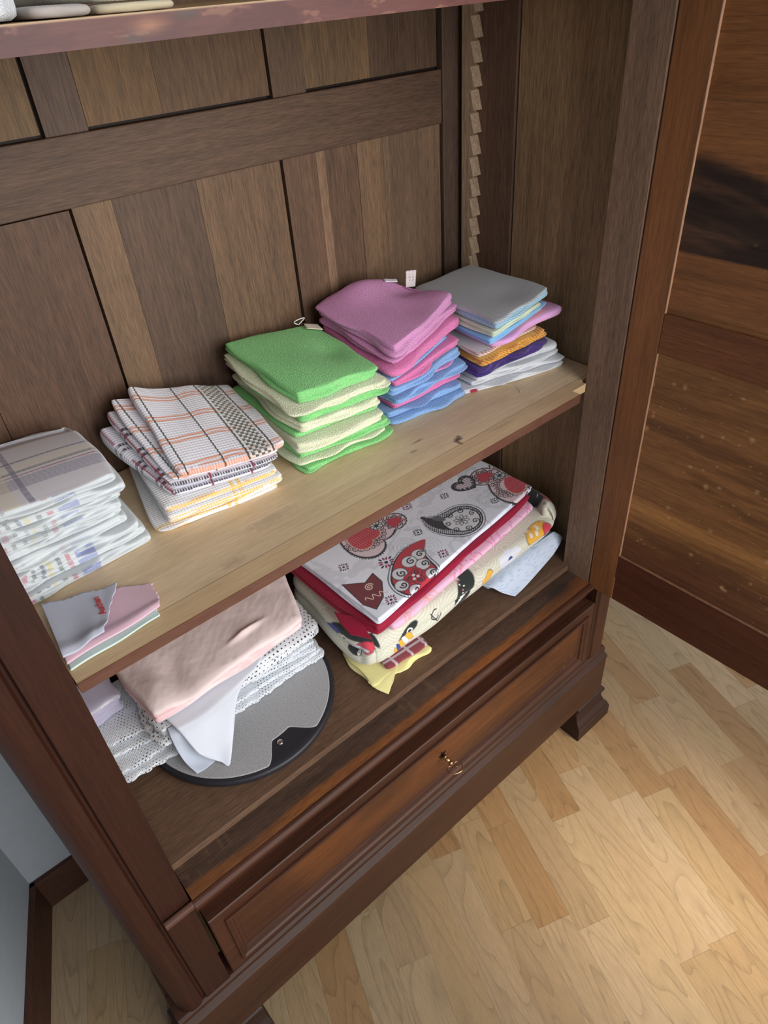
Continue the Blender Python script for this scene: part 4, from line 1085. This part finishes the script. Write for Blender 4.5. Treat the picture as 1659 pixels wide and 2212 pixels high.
def printed(U, V, H):
    c = np.ones((len(U), 3)) * S(232, 238, 254)
    g = fbm(U * 16, V * 16, 201)
    c = mix(c, S(190, 194, 208), (sst(.52, .56, g) * sst(.66, .6, g)) * .45)
    for k in range(14):
        a, b = .5 * vnoise(k * 1.7, .3, 202), .3 * vnoise(.3, k * 1.9, 203)
        rr = np.hypot(U - a, V - b); c = mix(c, S(182, 188, 204), (np.abs(rr % .008 - .004) < .0011) * (rr < .03) * .45)
    p = Paint(U, V, c)
    def at(x, y): return w2u(x, y)
    x, y = at(.972, .222); l1 = at(.965, .292); l2 = at(1.030, .300); l1 = at(.975, .300)
    rd = at(.985, .215)
    laceheart(p, x, y, .058, 3.5, [(x - .020, y + .078, .034), (x + .044, y + .074, .032)], (rd[0], rd[1], .034, 3.3))
    x, y = at(.617, .318); laceheart(p, x, y, .054, 3.6, [(x + .078, y - .012, .028), (x + .062, y + .036, .028)], (x - .004, y + .004, .033, 3.5))
    x, y = at(.898, .306)
    p.fill(heart(U, V, x, y, .029, .2) < 0, INK)
    f = heart(U, V, x, y, .023, .2) < 0; p.fill(f, S(222, 210, 224)); p.fill(f & ((np.abs((U + V * .15) % .0075 - .00375) < .0006) | (np.abs((V - U * .1) % .0075 - .00375) < .0006)), INK, .9)
    for k in range(22):
        a = k / 22 * 6.283; q = .0255
        X = 16 * math.sin(a) ** 3 / 16 * q * 1.1; Y = (13 * math.cos(a) - 5 * math.cos(2 * a) - 2 * math.cos(3 * a) - math.cos(4 * a)) / 16 * q * 1.05
        p.dot(x + X * math.cos(.2) - Y * math.sin(.2), y + .002 + X * math.sin(.2) + Y * math.cos(.2), .0042, INK)
    f2 = heart(U, V, x, y, .0215, .2) < 0
    # black paisley
    cx_, cy_ = at(.800, .205); tip = at(.747, .279)
    def paisley(cx_, cy_, tip, rad, sc=1.0, side=1):
        t = np.linspace(0, 1, 30); d = np.full(len(U), 9.)
        ax = np.array(tip) - np.array([cx_, cy_]); L = np.linalg.norm(ax); nrm = np.array([-ax[1], ax[0]]) / L
        for q in t:
            c_ = np.array([cx_, cy_]) + ax * q + nrm * side * (.16 * L * math.sin(math.pi * q)); r = rad * sc * (1 - q) ** .85 + .0022
            d = np.minimum(d, np.hypot(U - c_[0], V - c_[1]) / r)
        return d
    d = paisley(cx_, cy_, tip, .050); p.fill((d < 1.12) & (d > 1.07), INK, .8); p.fill(d < 1, INK)
    p.fill((d < .93) & (d > .6) & (((np.floor(U / .0032) + np.floor(V / .0032)) % 2) == 0), S(214, 216, 228), .95)
    di = paisley(cx_ + .004, cy_ - .004, (cx_ * .55 + tip[0] * .45, cy_ * .55 + tip[1] * .45), .036); p.fill(di < 1.08, INK); p.fill(di < .98, S(216, 220, 232))
    for k in range(8):
        a = k * math.pi / 4; p.dot(cx_ + .012 * math.cos(a), cy_ + .012 * math.sin(a), .0072, INK, .0045, a); p.dot(cx_ + .012 * math.cos(a), cy_ + .012 * math.sin(a), .0052, S(214, 218, 230), .003, a)
    p.dot(cx_, cy_, .0036, INK)
    for k in range(7):
        a = k / 7 * 6.283 + 3.5; p.spiral(cx_ + .034 * math.cos(a), cy_ + .034 * math.sin(a), .009, a, 1.3, .0014, INK)
    p.dot(*tip, .0052, INK)
    q = (cx_ * .42 + tip[0] * .58, cy_ * .42 + tip[1] * .58); p.dot(q[0], q[1], .017, S(92, 94, 108), .008, 2.0)
    # red paisley
    cx_, cy_ = at(.612, .140); tip = at(.700, .214)
    d = paisley(cx_, cy_, tip, .050, side=1); p.fill((d < 1.12) & (d > 1.06), INK, .8); p.fill(d < 1, INK); p.fill(d < .92, RED)
    for k, (dx, dy, r) in enumerate([(.050, .040, .015), (.022, .040, .016), (-.016, .030, .016), (-.036, .004, .014), (-.024, -.026, .014), (.036, .012, .015), (.030, -.020, .013)]):
        p.dot(cx_ + dx, cy_ + dy, r * 1.12, INK); p.dot(cx_ + dx, cy_ + dy, r, S(220, 222, 232)); p.spiral(cx_ + dx + r * .25, cy_ + dy - r * .1, r * .62, k, 1.2, .0017, INK)
    for k in range(3):
        a = k * 2.09 + .5; p.dot(cx_ + .013 * math.cos(a), cy_ + .013 * math.sin(a), .0125, INK); p.dot(cx_ + .013 * math.cos(a), cy_ + .013 * math.sin(a), .0108, RED); p.spiral(cx_ + .013 * math.cos(a), cy_ + .013 * math.sin(a), .007, a, 1.2, .0013, INK)
    for a in (0, 2.09, 4.19): p.dot(cx_ + .006 * math.cos(a + 1.5), cy_ + .006 * math.sin(a + 1.5), .0035, S(224, 226, 234))
    # small maroon animal-like leaf with script
    cat = [at(*q) for q in ((.494, .222), (.530, .196), (.558, .208), (.556, .176), (.530, .140), (.500, .124), (.490, .150))]
    poly = np.array(cat); ins = np.zeros(len(U), bool)
    for (x0, y0), (x1, y1) in zip(poly, np.roll(poly, -1, 0)):
        hit = ((y0 > V) != (y1 > V)) & (U < (x1 - x0) * (V - y0) / (y1 - y0 + 1e-12) + x0); ins ^= hit
    p.fill(ins, MAR); p.stroke(np.vstack([poly, poly[:1]]), .0010, INK)
    cxp = poly.mean(0)
    p.spiral(cxp[0] + .006, cxp[1] + .006, .010, 0, 1.8, .0011, S(226, 200, 190))
    for k in range(10): p.dot(poly[0][0] + .006 + k * .0062, poly[0][1] - .004 - k * .0012 + .012 * sst(6, 10, k), .0011, S(230, 210, 200))
    p.stroke([(cxp[0] - .022 + t, cxp[1] - .014 + .006 * math.sin(t * 420) - t * .3) for t in np.linspace(0, .045, 40)], .0009, S(230, 205, 195))
    for fx, fy, r, pl in ((.834, .308, .012, False), (.707, .245, .012, False), (.697, .150, .013, True), (.527, .262, .012, True), (.598, .215, .018, True), (.536, .124, .013, True), (.90, .20, .012, False), (.75, .34, .013, True)):
        floret(p, *at(fx, fy), r, pl, .3)
    return p.C
RB = Sines(900, 7, 10, 36)
_rq = [(.46, .11), (1.02, .11), (1.02, .42), (.46, .42)]; RS = Stack(0, _rq, _rq, 1, 900)
# --- bottom layers
o = cloth('yellow_cloth', [(.452, .094), (.604, .090), (.60, .20), (.46, .21)], [FZ + .0006] * 4, [FZ + .013] * 4, flat(S(236, 228, 158), .04, 210), 'cotton', n=2, res=(60, 30), wob=.0025, seed=211, rc=.0)
tag(o, 'pale yellow cloth, lowest of the fabric pile, its corners showing on the cupboard floor', 'cloth')
sheet('loose_corner', [[(.452, .110, FZ + .012), (.49, .112, FZ + .013), (.53, .114, FZ + .013)], [(.455, .088, FZ + .009), (.483, .090, FZ + .012), (.515, .096, FZ + .013)], [(.466, .066, FZ + .004), (.474, .070, FZ + .006), (.490, .080, FZ + .010)]], .0014, flat(S(238, 230, 160), .04, 212), 'cotton', o, sub=8)
def check_maroon(U, V, H):
    c = np.ones((len(U), 3)) * S(142, 62, 70)
    return mix(c, S(206, 196, 206), ((np.abs((U % .040) - .020) < .003) | (np.abs((V % .040) - .014) < .003)) * .85)
o = cloth('checked_napkin', [(.495, .100), (.600, .094), (.61, .20), (.50, .20)], [FZ + .0145] * 4, [FZ + .0215] * 4, check_maroon, 'cotton', n=1, res=(70, 40), wob=.002, seed=213)
tag(o, 'maroon napkin with thin white checks, peeping out above the yellow cloth', 'napkin')
def embossed(U, V, H):
    c = flat(S(206, 218, 238), .03, 214)(U, V, H)
    r1 = np.hypot(U - .10, V - .04); r2 = np.hypot(U - .20, V - .03); r3 = np.hypot(U - .02, V - .02)
    r = np.minimum(np.minimum(r1, r2), r3); a = np.arctan2(V - .04, U - .10)
    return mix(c, S(164, 184, 216), (np.abs(r % .009 - .0045) < .0013) * (np.sin(a * 34 + r * 900) > 0) * .7)
o = cloth('embossed_cloth', [(.805, .118), (1.018, .118), (1.025, .34), (.82, .34)], [FZ + .0006] * 4, [FZ + .030, FZ + .058, FZ + .058, FZ + .03], embossed, 'cotton', n=2, res=(120, 60), wob=.003, seed=215, nose=((1, 0), .5))
tag(o, 'white embossed cloth with dotted circles, hanging out under the right end of the fabric pile', 'cloth')
sheet('hanging_corner', [[(.790, .128, FZ + .030), (.86, .122, FZ + .042), (.94, .118, FZ + .052), (1.012, .112, FZ + .060)], [(.800, .106, FZ + .030), (.865, .104, FZ + .036), (.945, .102, FZ + .046), (1.020, .098, FZ + .052)],
    [(.815, .090, FZ + .016), (.865, .088, FZ + .018), (.940, .090, FZ + .028), (1.018, .092, FZ + .040)], [(.836, .071, FZ + .004), (.870, .074, FZ + .005), (.930, .082, FZ + .010), (.985, .088, FZ + .020)]], .0016, embossed, 'cotton', o, sub=10)
# --- thick cream fabric with birds
def owlprint(U, V, H):
    base = S(210, 210, 192); c = np.ones((len(U), 3)) * base
    rr = np.random.default_rng(5); d = np.full(len(U), 9.)
    for k in range(26):
        a, b = -.04 + .68 * rr.random(), -.10 + .36 * rr.random(); d = np.minimum(d, np.hypot((U - a), (V - b)))
    c = mix(c, S(234, 234, 222), (np.abs(d % .0075 - .00375) < .0010) * .8)
    p = Paint(U, V, c)
    DG, YE, RD, BU = S(38, 46, 44), S(236, 178, 60), S(206, 66, 84), S(52, 68, 150)
    def blob(x, y, a, b, ang, col): p.dot(x, y, a * 1.06, INK, b * 1.08, ang); p.dot(x, y, a, col, b, ang)
    # right end: black bird, red breast, yellow wing
    blob(.590, .060, .036, .050, .2, DG); blob(.602, .068, .013, .009, .3, PLUM); blob(.590, .022, .022, .018, -.3, RD)
    for k in range(16): p.dot(.580 + .016 * math.cos(k / 16 * 6.28), .086 + .012 * math.sin(k / 16 * 6.28), .0016, S(236, 226, 190))
    for k in range(10): p.dot(.566 + k * .006, .046 - .004 * math.sin(k), .0014, S(226, 210, 190))
    p.dot(.588, .022, .006, S(230, 214, 200)); p.dot(.588, .022, .003, INK)
    p.stroke([(.585 + t, -.008 + .006 * math.sin(t * 300) - t * .2) for t in np.linspace(0, .04, 40)], .0012, INK)
    blob(.500, -.018, .040, .020, .25, YE); blob(.534, -.030, .016, .018, .2, RD)
    for q in (.480, .498, .510): blob(q, -.014 + .006 * math.sin(q * 300), .008, .005, .9, S(240, 226, 200))
    p.dot(.398, -.038, .026, S(222, 226, 240)); p.dot(.380, -.030, .013, S(226, 230, 242)); p.dot(.420, -.030, .014, S(226, 230, 242)); p.dot(.400, -.056, .013, S(226, 230, 242)); p.dot(.400, -.036, .0068, BU)
    blob(.325, -.045, .014, .020, -.4, YE)
    blob(.262, -.030, .018, .050, -.5, DG)
    for k in range(9): p.dot(.256 + .004 * math.sin(k * 2), -.05 + k * .007, .0018, S(222, 120, 140) if k % 3 == 0 else S(236, 230, 210))
    for k in range(5): p.dot(.236 + k * .006, -.060 + k * .004, .0058, S(240, 240, 236), .0024, 1.0)
    p.stroke([(.168 + .012 * math.cos(a), -.040 + .014 * math.sin(a)) for a in np.linspace(1.2, 5.6, 24)], .0013, INK); p.stroke([(.155, -.030), (.170, -.060), (.186, -.050)], .0012, INK)
    blob(.100, -.038, .026, .010, .5, DG); p.dot(.104, -.038, .007, S(236, 236, 230)); p.dot(.104, -.038, .004, INK)
    for k in range(5): blob(.060 + k * .010, -.066 + k * .004, .0060, .011, .4, YE if k % 2 == 0 else (BU if k == 1 else S(236, 236, 230)))
    blob(.012, -.080, .026, .008, .3, BU); p.dot(.03, -.074, .010, S(240, 240, 236), .004, .5)
    # left end: folded owls
    blob(-.004, .030, .012, .060, .25, DG); blob(-.018, -.012, .016, .024, .3, RD); blob(-.052, .01, .010, .030, .2, DG)
    p.dot(-.050, -.008, .0066, S(240, 240, 236)); p.dot(-.050, -.008, .003, INK); p.dot(-.028, .05, .008, S(240, 240, 240)); p.dot(-.028, .05, .0035, INK); blob(-.03, .09, .010, .026, .4, BU)
    blob(-.028, .012, .006, .040, .35, S(222, 222, 236))
    return p.C
o = cloth('printed_fabric', [(.452, .122), (1.022, .112), (1.030, .400), (.470, .400)], [FZ + .0225, FZ + .0700, FZ + .0700, FZ + .0225], [.7210, .7360, .7360, .7210], owlprint, 'cotton', n=2, res=(440, 200), per=26, wob=.004, seed=216, bfun=RB, hz=RS.hz, nose=((.2, -1), .55), bump=.0012,
          dz=lambda a, b: .030 * sst(.982, 1, a), rc=.08)
tag(o, 'thick cream fabric printed with birds in black, red, yellow and blue, inside the fabric pile', 'fabric')
def veins(U, V, H):
    c = flat(S(240, 190, 220), .03, 217)(U, V, H); p = Paint(U, V, c); r = np.random.default_rng(8)
    for k in range(26):
        x = .02 + .50 * k / 26; a = .5 + 1.6 * r.random(); L = .04 + .05 * r.random(); b = (r.random() - .5) * 1.2
        col = S(240, 160, 130) if x < .2 else S(226, 96, 168)
        p.stroke([(x + t * math.cos(a + b * t / L) * L, -.030 + t * math.sin(a + b * t / L) * L) for t in np.linspace(0, 1, 14)], .0013, col, .75)
    return p.C
zc = np.array([.7240, .7385, .7385, .7240])
o = cloth('pink_fabric', [(.508, .098), (.992, .150), (.988, .40), (.512, .40)], zc + .0006, zc + [.024, .018, .018, .024], veins, 'cotton', n=1, res=(330, 60), wob=.0025, seed=218, bfun=RB, hz=RS.hz, bump=.0012, nose=((0, -1), .6))
tag(o, 'pink fabric with branching darker veins, between the maroon and the cream printed one', 'fabric')
zc = zc + [.0245, .0185, .0185, .0245]
o = cloth('maroon_fabric', [(.470, .098), (.992, .164), (.988, .41), (.462, .41)], zc + .0006, zc + [.019, .015, .015, .019], flat(S(150, 20, 54), .03, 219), 'satin', n=2, res=(160, 60), wob=.002, seed=220, bfun=RB, hz=RS.hz, bump=.0012, nose=((0, -1), .5), rc=.02)
tag(o, 'plain dark crimson fabric folded just under the topmost printed one', 'fabric')
sheet('loose_corner', [[(.455, .20, zc[0] + .010), (.462, .18, zc[0] + .012), (.475, .16, zc[0] + .012)], [(.446, .165, zc[0] + .008), (.458, .145, zc[0] + .009), (.472, .130, zc[0] + .010)], [(.444, .135, zc[0] + .005), (.456, .116, zc[0] + .004), (.466, .100, zc[0] + .003)]], .0016, flat(S(150, 20, 54), .03, 221), 'satin', o, sub=6)
zc = zc + [.0195, .0155, .0155, .0195]
o = cloth('printed_fabric', Q7, zc + .0006, zc + [.016, .014, .014, .016], printed, 'cotton', n=3, res=(520, 300), wob=.0012, seed=222, bfun=RB, hz=RS.hz, bump=.0012, k=.01, rc=.0,
          dz=lambda a, b: .003 * np.sin(7 * a + 3 * b) * b)
tag(o, 'white fabric printed with red lace hearts and black paisley, topmost of the fabric pile', 'fabric')
